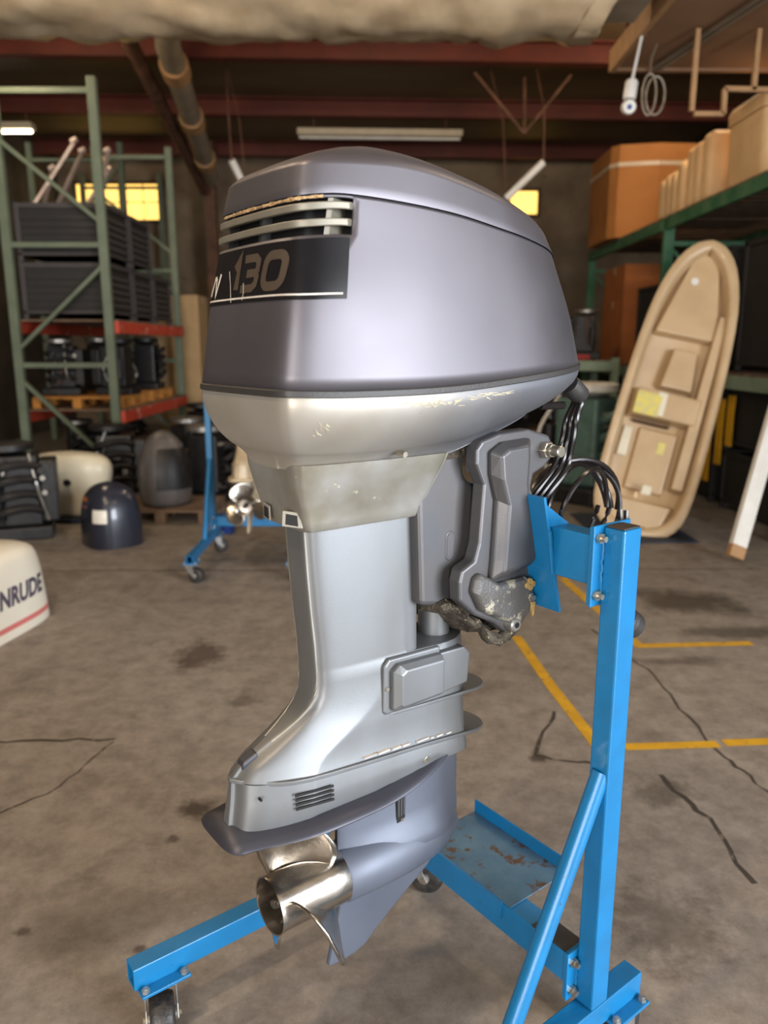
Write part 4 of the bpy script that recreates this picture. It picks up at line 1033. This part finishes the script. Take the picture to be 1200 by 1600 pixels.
for k, (x, y, z) in enumerate(((1.5, 10.2, 1.338), (2.05, 10.2, 1.338), (2.58, 10.2, 1.338), (1.65, 10.2, .428), (2.4, 10.2, .428))):
    powerhead((x, y, z), (.1, 1.5, 3.0, .4, 1.2)[k], (.95, .95, .95, 1, 1)[k], 'dark engine on the back rack, %s' % ('nearest the silver motor', 'second from the silver motor', 'third from the silver motor', 'on its lower level, left', 'on its lower level, right')[k], 'engines on the back rack', 31+k)

# ------------------------------------------------------------------ loose engine cowls
def dome(name, label, loc, rz, L, W, H, m, prof, rim=None, tilt=0.0, p=2.6, n=56, nose=0.0):
    """engine cowl: rounded plan, profile of (height, scale); long axis x"""
    t = thing(name, label, 'engine cowl', loc, rz)
    rings = []
    def ring(z, s, sh=0):
        out = []
        for i in range(n):
            a = 2*PI*i/n; c, s_ = math.cos(a), math.sin(a)
            x = abs(c)**(2/p)*math.copysign(1, c)*L/2*s; y = abs(s_)**(2/p)*math.copysign(1, s_)*W/2*s*(1-nose*(c+1)/2)
            out.append((x+sh+tilt*z, y, z))
        return out
    for z, s in catmull(prof, 4): rings.append(ring(z*H, max(s, .02)))
    b = MB().loft(rings, True, True).build('shell', m, t, True, angle=60)
    return t, b, ring
# white cowl with lettering, near left
tE, shE, _ = dome('engine_cowl', 'white engine cowl lettered in plum with a pink stripe, left edge foreground', (-2.185, 3.83, 0), math.radians(79), .86, .50, .47, M_WHITEC,
                  [(0, .985), (.02, 1.0), (.3, .975), (.6, .94), (.78, .90), (.88, .84), (.95, .70), (.99, .45), (1.0, .1)], p=3.6)
# letters mapped to the near side of the shell
def shell_y(x, z, L=.86, W=.50, H=.47, p=3.6):
    s = interp([(0, .985), (.02, 1.0), (.3, .975), (.6, .94), (.78, .90), (1, .8)], z/H)
    u = min(abs(x)/(L/2*s), .9999); return -W/2*s*(1-u**p)**(1/p)
def text_mesh(txt, size, bold=.0):
    c = bpy.data.curves.new('txt', 'FONT'); c.body = txt; c.size = size; c.offset = bold; c.resolution_u = 3; c.align_x = 'RIGHT'
    o = bpy.data.objects.new('txt', c); COL.objects.link(o)
    dg = bpy.context.evaluated_depsgraph_get(); me = bpy.data.meshes.new_from_object(o.evaluated_get(dg))
    bpy.data.objects.remove(o); return me
me = text_mesh('EVINRUDE', .140, .0055)
bm = bmesh.new(); bm.from_mesh(me)
bmesh.ops.subdivide_edges(bm, edges=[e for e in bm.edges if e.calc_length() > .03], cuts=2)
for v in bm.verts:
    x = .285+v.co.x*.80+v.co.y*.18; z = .175+v.co.y*.95-.0*x; v.co = (x, shell_y(x, z)-.002, z)
bm.to_mesh(me); bm.free(); me.materials.append(M_LETTER); me.name = 'lettering'
lt = bpy.data.objects.new('lettering', me); COL.objects.link(lt); lt.parent = tE
rr = []
for z in (.050, .078):
    rr.append([(x, shell_y(x, z)-.0015, z) for x in [-.41+.82*i/60 for i in range(61)]])
MB().loft(rr, False, False, False).build('pink_stripe', M_PINK, tE, True)
b = MB(); b.box((-.05, -.04, 0), (.05, .04, .05)); o = b.build('sponge', M_YELP, bevel=.012); o.location = (-2.155, 3.93, .468); tag(o, 'yellow sponge on top of the white lettered cowl', 'sponge')
# white cowl further back
t_, b_, _ = dome('engine_cowl', 'plain white engine cowl with a round dark hole behind the navy cowl', (-2.80, 6.72, .042), -.15, .76, .44, .55, M_WHITE2,
     [(0, .80), (.05, .84), (.3, .86), (.55, .98), (.75, 1.0), (.88, .90), (.96, .66), (1, .1)], p=2.3, nose=.25, tilt=.02)
MB().cyl((.075, -.2, .30), (.075, -.17, .30), .03, n=18).build('round_hole', M_INTAKE, t_)
o = MB().box((-3.32, 6.42, 0), (-2.44, 7.05, .04)).build('cowl_sheet', M_MAT, bevel=.008); tag(o, 'dark blue folded tarp under the white cowl', 'tarp')
# navy cowl
t_, b_, _ = dome('engine_cowl', 'navy engine cowl with red flash and painted white reflection, on the floor', (-2.13, 5.80, 0), -.9, .50, .42, .48, M_NAVY,
     [(0, 1.0), (.06, 1.0), (.3, .99), (.55, .95), (.75, .84), (.88, .66), (.96, .40), (1, .08)], p=2.8)
def on_dome(t, w0, w1, z0, z1, m, L, W, H, p, prof, name, off=.003):
    rr = []
    for k in range(5):
        z = z0+(z1-z0)*k/4; s = interp(prof, z/H); row = []
        for i in range(13):
            a = w0+(w1-w0)*i/12; c, sn = math.cos(a), math.sin(a)
            row.append(((abs(c)**(2/p)*math.copysign(1, c)*L/2*s)*(1+off*4), (abs(sn)**(2/p)*math.copysign(1, sn)*W/2*s)*(1+off*4), z))
        rr.append(row)
    return MB().loft(rr, False, False, False).build(name, m, t, True)
PN = [(0, 1.0), (.06, 1.0), (.3, .99), (.55, .95), (.75, .84), (.88, .66), (1, .1)]
on_dome(t_, math.radians(-62), math.radians(-24), .20, .30, M_WHITEC, .50, .42, .48, 2.8, PN, 'painted_reflection')  # white reflection on the navy shell, painted on as a patch
on_dome(t_, math.radians(-120), math.radians(-88), .34, .40, M_CARDD, .50, .42, .48, 2.8, PN, 'red_flash')
on_dome(t_, math.radians(-112), math.radians(-84), .30, .325, M_PINK, .50, .42, .48, 2.8, PN, 'red_flash')
# charcoal cowl standing on the pallet
t_, b_, _ = dome('engine_cowl', 'tall charcoal egg shaped engine cowl on a wooden pallet', (-1.96, 6.72, .121), -1.2, .50, .46, .66, M_CHAR,
     [(0, .80), (.05, .94), (.2, 1.0), (.4, 1.0), (.6, .92), (.78, .75), (.9, .52), (.97, .28), (1, .05)], p=2.3)
PC = [(0, .80), (.05, .94), (.2, 1.0), (.4, 1.0), (.6, .92), (.78, .75), (.9, .52), (1, .05)]
on_dome(t_, math.radians(-20), math.radians(120), .16, .60, M_BLACK, .50, .46, .66, 2.3, PC, 'dark_vent', .012)
# small blue bucket by the second stand
t = thing('bucket', 'small blue bucket on the floor beside the blurred stand', 'bucket', (-1.29, 6.1, 0))
MB().lathe((0, 0, 0), (0, 0, .15), [(0, .055), (1, .075), (1, .070), (.1, .05)], 24, True).build('pail', M_BLUEP, t, True, angle=40)
MB().tube([(.075*math.cos(PI*i/12), 0, .145+.06*math.sin(PI*i/12)) for i in range(13)], .003, 6).build('handle', M_ZINC, t, True)

# ------------------------------------------------------------------ right side: dinghy, pole, seats, boxes
def dinghy():
    t = thing('dinghy', 'beige moulded dinghy standing on its stern against the green rack', 'boat', (1.99, 5.95, .0))
    # local: u along length, s across, d towards the camera; leaning right and back
    ax = Vector((.66, .50, 2.30)).normalized(); ac = Vector((.94, -.28, -.21)); ac = (ac-ax*ac.dot(ax)).normalized(); an = ax.cross(ac).normalized()
    if an.y > 0: an = -an
    L = 2.46
    wtab = [(0, .15), (.012, .24), (.035, .32), (.09, .385), (.20, .41), (.35, .41), (.5, .40), (.65, .382), (.78, .348), (.87, .295), (.935, .225), (.972, .15), (.992, .08), (1, .0)]
    hw = lambda u: .94*sm(wtab, u)
    U = [0, .008, .02, .04, .07, .1, .15, .2, .27, .35, .42, .5, .58, .65, .72, .78, .83, .88, .92, .95, .97, .985, .995, 1]
    def outline(ins):
        R = [(u, max(hw(u)-ins, .0)) for u in U]
        R = [(ins/L+(1-2.0*ins/L)*u, max(hw(u)-ins, .003)) for u in U]
        return [(u*L, s) for u, s in R]+[(u*L, -s) for u, s in R[::-1]]
    def P(u, s, d): q = ax*u+ac*s+an*d; return (q.x, q.y, q.z+.02)
    def ring(ins, d): return [P(u, s, d) for u, s in outline(ins)]
    hull = MB().loft([ring(.13, -.30), ring(.06, -.24), ring(.012, -.08), ring(.0, -.02), ring(.0, .0), ring(.02, .012), ring(.055, .010), ring(.070, -.01), ring(.085, -.15), ring(.10, -.165)], True, True)
    hull.build('hull', M_BOAT, t, True, angle=50)
    def slab(name, u0, u1, w0, w1, d0, d1, m=M_BOAT, tp=.8, s0=0):
        b = MB(); b.loft([[P(u0, s0-w0, d0), P(u0, s0+w0, d0), P(u1, s0+w1, d0), P(u1, s0-w1, d0)],
                          [P(u0+.02, s0-w0*tp, d1), P(u0+.02, s0+w0*tp, d1), P(u1-.02, s0+w1*tp, d1), P(u1-.02, s0-w1*tp, d1)]])
        return b.build(name, m, t, bevel=.012, seg=3)
    slab('thwart', .95, 1.20, .30, .30, -.17, -.015)
    slab('stern_seat', .06, .30, .24, .29, -.17, -.03)
    slab('floor_panel', .36, .90, .16, .16, -.175, -.13, tp=.93)
    slab('centre_console', 1.22, 1.58, .15, .11, -.17, -.06, s0=.03)
    slab('side_bench', .42, 1.9, .055, .045, -.17, -.04, s0=.245)
    slab('bow_deck', 1.66, 2.38, .27, .10, -.17, -.075, tp=.9)
    for (u0, u1, s_) in ((.62, .88, -.24), (.98, 1.18, -.05), (.34, .42, .02)): slab('white_smear', u0, u1, .04, .035, -.14 if s_ < -.2 else -.017, -.128 if s_ < -.2 else -.011, M_WHITE2, .95, s_)
    b = MB(); q0 = Vector(P(2.13, -.05, -.085)); b.cyl(q0, q0+an*.02, .03, n=16); b.build('bow_fitting', M_PVC, t, True)
    slab('yellow_label', .97, 1.16, .10, .10, -.016, -.010, mat('faded_yellow_sticker', srgb(222, 206, 96), .6, 0, srgb(200, 190, 140), 20, .8), .98, -.15)
    slab('yellow_label', .70, .80, .03, .03, -.128, -.124, MATS['faded_yellow_sticker'], .98, .05)
    slab('dark_slot', .915, .945, .14, .16, -.150, -.10, M_RUST, .9, -.08)
    return t
dinghy()
p0, p1 = Vector((2.475, 5.19, .0)), Vector((3.27, 5.99, 2.1)); d = (p1-p0).normalized()
t = thing('white_plank', 'long white plank leaning beside the dinghy, bare wood end down', 'plank', tuple(p0))
b = MB(); b.bar(d*.10+Vector((0,0,.03)), d*2.3+Vector((0,0,.03)), .115, .05, up=(.2, -1, .3)); b.build('board', M_PVC, t, bevel=.004)
for k in (-1, 0, 1):
    b = MB(); sd = d.cross(Vector((.2, -1, .3))).normalized(); off = sd*.03*k; u_ = sd.cross(d).normalized()
    b.bar(d*.11+Vector((0,0,.03))+off+u_*.026, d*2.29+Vector((0,0,.03))+off+u_*.026, .012, .006, up=(.2, -1, .3)); b.build('rib', M_PVC, t)
b = MB(); b.bar(d*.012+Vector((0,0,.03)), d*.10+Vector((0,0,.03)), .113, .048, up=(.2, -1, .3)); b.build('bare_end', M_TAN, t)
o = MB().box((1.7, 5.75, 0), (2.46, 6.8, .015)).build('floor_tarp', M_MAT, bevel=.005); tag(o, 'dark blue tarp on the floor under the dinghy', 'tarp')
for k, (z0_, z1_, y) in enumerate(((.60, 1.06, 7.02), (.40, 1.02, 7.22), (.20, .96, 7.46))):
    P = catmull([(3.175, y, z1_), (3.172, y, (z0_+z1_)/2+.05), (3.175, y, z0_)], 6); b = MB()
    rings = []
    for (x_, y_, z_) in P: rings.append([(x_+.014, y_-.06, z_), (x_, y_-.06, z_), (x_, y_+.06, z_), (x_+.014, y_+.06, z_)])
    b.loft(rings); o = b.build('yellow_strap', M_YELP); tag(o, 'yellow strap hanging on the black crates, %s' % ('nearest the white plank', 'middle of three', 'lowest, closest to the dinghy')[k], 'strap', 'yellow straps')

def gaylord():
    t = thing('cardboard_box', 'large round shouldered cardboard box on top of the green rack', 'box', (3.60, 10.95, 2.879), .0)
    ol = [(1.3*a, 1.3*b) for a, b in [(-.52, -.30), (-.46, -.40), (-.10, -.48), (.25, -.46), (.52, -.30), (.52, .42), (-.52, .42)]]
    rings = [[(x, y, 0) for x, y in ol], [(x*1.01, y*1.01, .55) for x, y in ol], [(x, y, 1.12) for x, y in ol], [(x*.97, y*.97, 1.125) for x, y in ol], [(x*.96, y*.96, .05) for x, y in ol]]
    MB().loft(rings, True, True).build('carton', M_CARD, t)
    rings = [[(x*1.017, y*1.017, .86) for x, y in ol], [(x*1.017, y*1.017, .91) for x, y in ol]]
    MB().loft(rings, False, False).build('tape_band', M_TAPE, t, solid=-.002)
    return t
gaylord()
def seat(loc, sx, sy, sz, label, grp, lean=0):
    t = thing('boat_seat', label, 'boat seat', loc, 0, grp)
    b = MB(); rings = []
    for (yy, ins) in ((-sy/2, .045), (-sy/2+.02, .012), (-sy/2+.045, 0), (sy/2-.02, 0), (sy/2, .03)):
        r = rr_path(-sx/2+ins, ins, sx/2-ins, sz-ins, min(.07, sx*.2), 0, 5)
        rings.append([(x, yy+lean*z, z) for x, z in r])
    b.loft(rings); b.build('cushion', M_SEATV, t, True, angle=50)
    w_ = MB(); w_.tube([(x, -sy/2+.03+lean*z, z) for x, z in rr_path(-sx/2+.004, .004, sx/2-.004, sz-.004, min(.07, sx*.2), 0, 4)], .006, 6); w_.build('piping', M_SEATV, t, True)
    return t
g = 'cream boat seats on the green rack'
ords = ('first', 'second', 'third', 'fourth', 'fifth', 'sixth', 'seventh')
for k, (y, h, th) in enumerate(((9.10, .45, .15), (8.93, .47, .15), (8.76, .47, .15), (8.57, .53, .155), (8.31, .60, .155), (8.14, .61, .155), (7.92, .64, .165))):
    seat((3.56, y, 2.879), .90, th, h, 'cream vinyl boat seat cushion, %s from the cardboard box' % ords[k], g, .02)
t = thing('seat_box', 'large cream moulded seat box with lid, right of the cushions', 'seat box', (3.69, 7.25, 2.879))
t.scale = (1.3, 1.3, 1.3)
b = MB(); b.loft([[(x*s, y*s, z) for x, y in rr_path(-.40, -.30, .40, .30, .08, 0, 4)] for s, z in ((.93, 0), (.96, .03), (1, .42), (1.0, .44))]); b.build('box_body', M_SEATV, t, True, angle=50)
b = MB(); b.loft([[(x*s, y*s, z) for x, y in rr_path(-.40, -.30, .40, .30, .08, 0, 4)] for s, z in ((1.03, .445), (1.03, .52), (.99, .55), (.7, .56))]); b.build('lid', M_SEATV, t, True, angle=50)
b = MB(); b.tube(catmull([(-.15, -.315, .46), (-.13, -.33, .485), (.0, -.335, .49), (.13, -.33, .485), (.15, -.315, .46)], 4), .009, 8); b.build('handle', M_BLACK, t, True)
MB().box((.02, -.325, .47), (.10, -.31, .50)).build('latch', M_BLACK, t)
def carton(loc, sx, sy, sz, m, label, rz=0):
    t = thing('cardboard_box', label, 'box', loc, rz)
    MB().box((-sx/2, -sy/2, 0), (sx/2, sy/2, sz)).build('carton', m, t, bevel=.004)
    MB().box((-sx/2-.001, -.03, sz-.10), (sx/2+.001, .03, sz+.001)).build('tape', M_TAPE, t)
    f = MB(); f.box((-sx/2, -sy/2, sz), (sx/2, -.006, sz+.003)); f.build('flap', m, t); f = MB(); f.box((-sx/2, .006, sz), (sx/2, sy/2, sz+.003)); f.build('flap', m, t)
    return t
carton((3.72, 11.1, 1.268), 1.0, 1.0, .85, M_CARDD, 'orange brown cardboard box on the middle shelf behind the dinghy top')
carton((-2.92, 11.35, 0), .62, .6, 2.2, mat('pale_tan_carton', srgb(176, 146, 104), .8), 'tall tan cardboard carton standing beyond the left rack')
carton((3.70, 11.1, 2.122), .95, .95, .45, M_CARDD, 'orange cardboard box stacked on another under the right rack top')
b = MB(); b.box((-.22, -.1, 0), (.22, .1, .06)); o = b.build('red_case', M_REDP, bevel=.012); o.location = (2.35, 9.80, 1.338); tag(o, 'small red case on the back rack beside the silver motor', 'case')

# sticks and bars standing in the top crates
random.seed(5)
spots = [((-3.62, 8.35), (-3.18, 8.45), 3.55, 'long'), ((-3.5, 8.6), (-3.05, 8.3), 3.42, 'short'), ((-2.93, 8.35), (-2.80, 8.30), 3.42, 'tall'), ((-2.98, 8.5), (-2.86, 8.4), 3.36, 'thin'), ((-3.2, 8.6), (-2.9, 8.6), 3.3, 'bent'), ((-3.68, 8.7), (-3.45, 8.5), 3.3, 'stub')]
wl_ = ('leaning steeply right, leftmost', 'second from the left', 'tallest beside the near upright', 'thin one beside the near upright', 'low one in the middle', 'short one at the back left')
for k, (a, b_, z, nme) in enumerate(spots):
    zz = 2.895
    m_ = MB(); m_.bar((a[0], a[1], zz+.02), (b_[0], b_[1], z), .035, .035)
    t = thing('metal_bar', 'pale metal bar on the left rack crates, %s' % wl_[k], 'bar', (0, 0, 0), 0, 'metal bars on the crates')
    m_.build('shaft', M_SILVR, t, bevel=.004); MB().cyl((b_[0]-.03, b_[1], z), (b_[0]+.03, b_[1], z+.03), .03, n=10).build('end_eye', M_SILVR, t, True)

# ------------------------------------------------------------------ overhead
# foil wrapped duct crossing overhead
du = thing('insulated_duct', 'wrinkled foil wrapped duct crossing under the roof in front', 'duct', (0, 6.15, 4.06))
rnd = random.Random(4); rings = []
NX = 110
bul = [rnd.uniform(-.02, .02) for _ in range(NX+1)]
import mathutils
for i in range(NX+1):
    x = -6.0+7.75*i/NX; r_ = []
    for k in range(40):
        a = 2*PI*k/40; c, s_ = math.cos(a), math.sin(a)
        wr = mathutils.noise.noise(Vector((x*3.1, c*2.2, s_*2.2)))*.055+mathutils.noise.noise(Vector((x*8, c*5, s_*5)))*.028
        band = .02*(1-min(1, abs(((x+6.0) % 1.25)-.62)/.10)) if False else -.03*max(0, 1-abs(((x+6.0) % 1.22)-.61)/.06)
        R = .40+wr+band
        r_.append((x+(.25*s_ if i > NX-3 else 0), R*1.05*c, R*.92*s_-.03*x/4))
    rings.append(r_)
MB().loft(rings).build('foil_wrap', M_FOIL, du, True, angle=75)
MB().box((1.50, -.30, -.16), (1.90, .30, .5)).build('end_box', M_GALV, du, bevel=.01)
for x in (-3.6, -.6):
    MB().box((x-.012, -.012, .3), (x+.012, .012, 1.07)).build('hanger_rod', M_RUST, du)
# plywood soffit on the right with a conduit
so = thing('plywood_soffit', 'brown plywood soffit panel overhead at the right', 'panel', (0, 0, 0))
MB().box((2.05, 2.6, 3.90), (5.38, 5.05, 3.96)).build('sheet', M_PLY, so); MB().box((2.05, 5.07, 3.90), (5.38, 7.40, 3.96)).build('sheet', M_PLY, so)
MB().box((2.05, 7.40, 3.88), (5.38, 7.46, 4.06)).build('edge_trim', M_PLY, so)
MB().box((2.0, 2.6, 3.88), (2.05, 7.46, 4.06)).build('edge_trim', M_TAN, so)
for x, y in ((2.1, 7.3), (5.2, 7.3), (2.1, 2.8), (5.2, 2.8)): MB().box((x-.02, y-.02, 3.96), (x+.02, y+.02, 5.02)).build('hanger', M_RUST, so)
t = thing('conduit', 'pair of grey conduits fixed under the plywood soffit', 'conduit', (0, 0, 0))
for k in range(2): MB().tube([(2.35+.055*k, 7.35, 3.868), (2.75+.055*k, 5.2, 3.868), (2.95+.055*k, 3.6, 3.868)], .016, 8).build('pipe', M_GALV, t, True)
t = thing('security_camera', 'small white security camera hanging below the soffit edge', 'security camera', (1.93, 6.55, 3.30))
MB().lathe((0, 0, .10), (.02, .02, .24), [(0, .045), (.1, .05), (.9, .05), (1, .04)], 20).build('housing', M_PVC, t, True)
MB().lathe((0, .03, .05), (-.01, -.06, .03), [(0, .03), (.2, .055), (.8, .055), (1, .045)], 20).build('head', M_PVC, t, True)
MB().lathe((-.0095, -.055, .031), (-.0105, -.064, .029), [(0, .022), (1, .02)], 16).build('lens', M_BLUEP, t, True)
MB().cyl((.02, .02, .24), (.1, .1, .602), .012, n=8).build('drop_rod', M_PVC, t, True)
t = thing('cable_loop', 'grey cable hanging in loops beside the security camera', 'cable', (2.08, 6.6, 3.28))
for k in range(2): MB().tube([(.02+.06*k+(.055+.02*k)*math.cos(2*PI*i/30), .03*k, .17+(.15-.01*k)*math.sin(2*PI*i/30)) for i in range(31)], .008, 6, False).build('loop', M_GALV, t, True)
MB().tube([(.02, 0, .31), (.05, .1, .45), (.12, .2, .6)], .008, 6).build('lead', M_GALV, t, True)
t = thing('wooden_hanger', 'tan wooden bracket frame hanging above the seat box', 'bracket', (0, 6.5, 0))
for (a, b_) in (((2.41, 3.30), (2.41, 3.88)), ((2.43, 3.28), (2.66, 3.28)), ((2.66, 3.28), (2.655, 3.46)), ((2.655, 3.46), (3.1, 3.45)), ((2.88, 3.45), (2.88, 3.88))):
    MB().bar((a[0], 0, a[1]), (b_[0], 0, b_[1]), .035, .035, up=(0, 1, 0)).build('batten', M_TAN, t)
t = thing('rust_pipe', 'rust brown raking pipe under the roof left of the motor', 'pipe', (0, 0, 0))
MB().tube([(-2.60, 8.2, 4.88), (-2.74, 9.0, 4.72), (-3.09, 14.0, 4.12)], .085, 12).build('pipe', M_RUST, t, True)
t = thing('flue_duct', 'grey jointed flue duct under the roof beside the rust pipe', 'duct', (0, 0, 0))
MB().tube([(-2.1, 8.2, 4.86), (-2.31, 9.0, 4.64), (-2.86, 13.5, 4.22)], .135, 16).build('flue_pipe', M_GALV, t, True)
for f_ in (.12, .45, .8):
    a = Vector((-2.31, 9.0, 4.64)); b_ = Vector((-2.86, 13.5, 4.22)); c = a+(b_-a)*f_; MB().tube([c-(b_-a)*.03, c+(b_-a)*.03], .165, 16).build('collar', M_TAN, t, True)
t = thing('steel_column', 'dark rust steel column by the back wall left of the motor', 'column', (-3.05, 14.3, 0))
MB().box((-.09, -.09, .01), (.09, .09, 4.98)).build('shaft', M_RUST, t); MB().box((-.2, -.2, 0), (.2, .2, .012)).build('base_plate', M_RUST, t)
def fixture(loc, ln, label, lit=False, rz=0):
    t = thing('strip_light', label, 'light', loc, rz)
    MB().box((-ln/2, -.09, -.02), (ln/2, .09, .07)).build('housing', M_FIXT, t, bevel=.01)
    MB().cyl((-ln/2+.03, 0, -.045), (ln/2-.03, 0, -.045), .02, n=10).build('tube', M_LAMP if lit else M_PVC, t, True)
    for x in (-ln*.4, ln*.4): MB().box((x-.006, -.006, .07), (x+.006, .006, 4.78-loc[2])).build('hanger', M_RUST, t)
    return t
fixture((-.06, 12.25, 4.57), 2.45, 'unlit beige strip light under the roof above the motor', False, .042)
fixture((-5.50, 11.9, 4.57), .9, 'lit white strip light at the far left under the roof', True)
for (a, b_, lb) in ((((-1.86, 10, 3.72)), (-1.73, 10.2, 3.42), 'white plastic tube hanging upper left of the motor'), (((1.95, 10, 3.70)), (1.52, 10.1, 3.30), 'white plastic tube hanging upper right of the motor')):
    t = thing('hanging_tube', lb, 'tube', (0, 0, 0))
    MB().cyl(a, b_, .045, n=12).build('tube', M_PVC, t, True)
    MB().tube([(a[0], a[1], a[2]), (a[0]-.02, 10.0, 4.3), (a[0]-.1, 10.4, 5.03)], .008, 6).build('wire', M_RUST, t, True)
    MB().tube([(b_[0], b_[1], b_[2]), (b_[0]-.05, 10.2, 4.2), (b_[0]-.25, 10.4, 5.03)], .006, 6).build('wire', M_RUST, t, True)
t = thing('roof_brace', 'crossed thin brown rods bracing the roof right of the motor', 'brace', (0, 0, 0))
for (a, b_) in (((1.1, 10.2, 4.76), (1.75, 10.3, 4.1)), ((1.75, 10.3, 4.1), (2.3, 10.3, 4.76)), ((1.75, 10.3, 4.1), (1.75, 10.4, 4.76))):
    MB().cyl(a, b_, .018, n=8).build('rod', M_RUST, t, True)
# amber windows high in the back wall
def window(nm, x0_, x1_, z0_, z1_, cols, rows):
    o = MB(); th = .05
    o.box((x0_-th, 15.14, z0_-th), (x1_+th, 15.2, z0_)); o.box((x0_-th, 15.14, z1_), (x1_+th, 15.2, z1_+th)); o.box((x0_-th, 15.14, z0_), (x0_, 15.2, z1_)); o.box((x1_, 15.14, z0_), (x1_+th, 15.2, z1_))
    o = struct(o.build(nm, M_FRAME))
    for i in range(cols):
        for j in range(rows):
            a, b_ = x0_+(x1_-x0_)*i/cols, x0_+(x1_-x0_)*(i+1)/cols; c, d_ = z0_+(z1_-z0_)*j/rows, z0_+(z1_-z0_)*(j+1)/rows
            MB().box((a+.012, 15.17, c+.012), (b_-.012, 15.18, d_-.012)).build('pane', M_AMBER, o)
    return o
window('window_1', -5.75, -4.95, 3.80, 4.46, 2, 2)
window('window_2', -4.83, -4.18, 3.82, 4.46, 2, 2)
window('window_3', 2.36, 2.88, 3.92, 4.34, 1, 1)

# ------------------------------------------------------------------ warm fill lamps added out of view under the roof
def lamp(loc, power, label):
    t = thing('fill_lamp', label, 'lamp', loc, 0, 'added fill lamps')
    MB().lathe((0, 0, .06), (0, 0, .20), [(0, .16), (.3, .13), (.7, .07), (1, .03)], 24).build('shade', M_FIXT, t, True)
    MB().lathe((0, 0, -.08), (0, 0, .06), [(0, .02), (.2, .07), (.6, .08), (1, .05)], 20).build('bulb', M_LAMP, t, True)
    MB().cyl((0, 0, .20), (0, 0, 5.03-loc[2]), .01, n=8).build('cord', M_RUST, t, True)
    l = bpy.data.lights.new('fill_light', 'POINT'); l.energy = power; l.color = (1.0, .79, .55); l.shadow_soft_size = .12
    o = bpy.data.objects.new('fill_light', l); COL.objects.link(o); o.parent = t; o.location = (0, 0, -.16)
for k, (x, y, p_) in enumerate(((-3.6, 7.7, 48), (.2, 7.7, 36), (3.4, 8.3, 62), (-2.4, 2.6, 75), (2.6, 2.2, 45), (-1.3, .2, 130))):
    lamp((x, y, 4.58), p_, 'added fill lamp out of view under the roof, %s' % ('over the left rack', 'over the middle aisle', 'over the right rack', 'near left', 'near right', 'behind the photographer')[k])
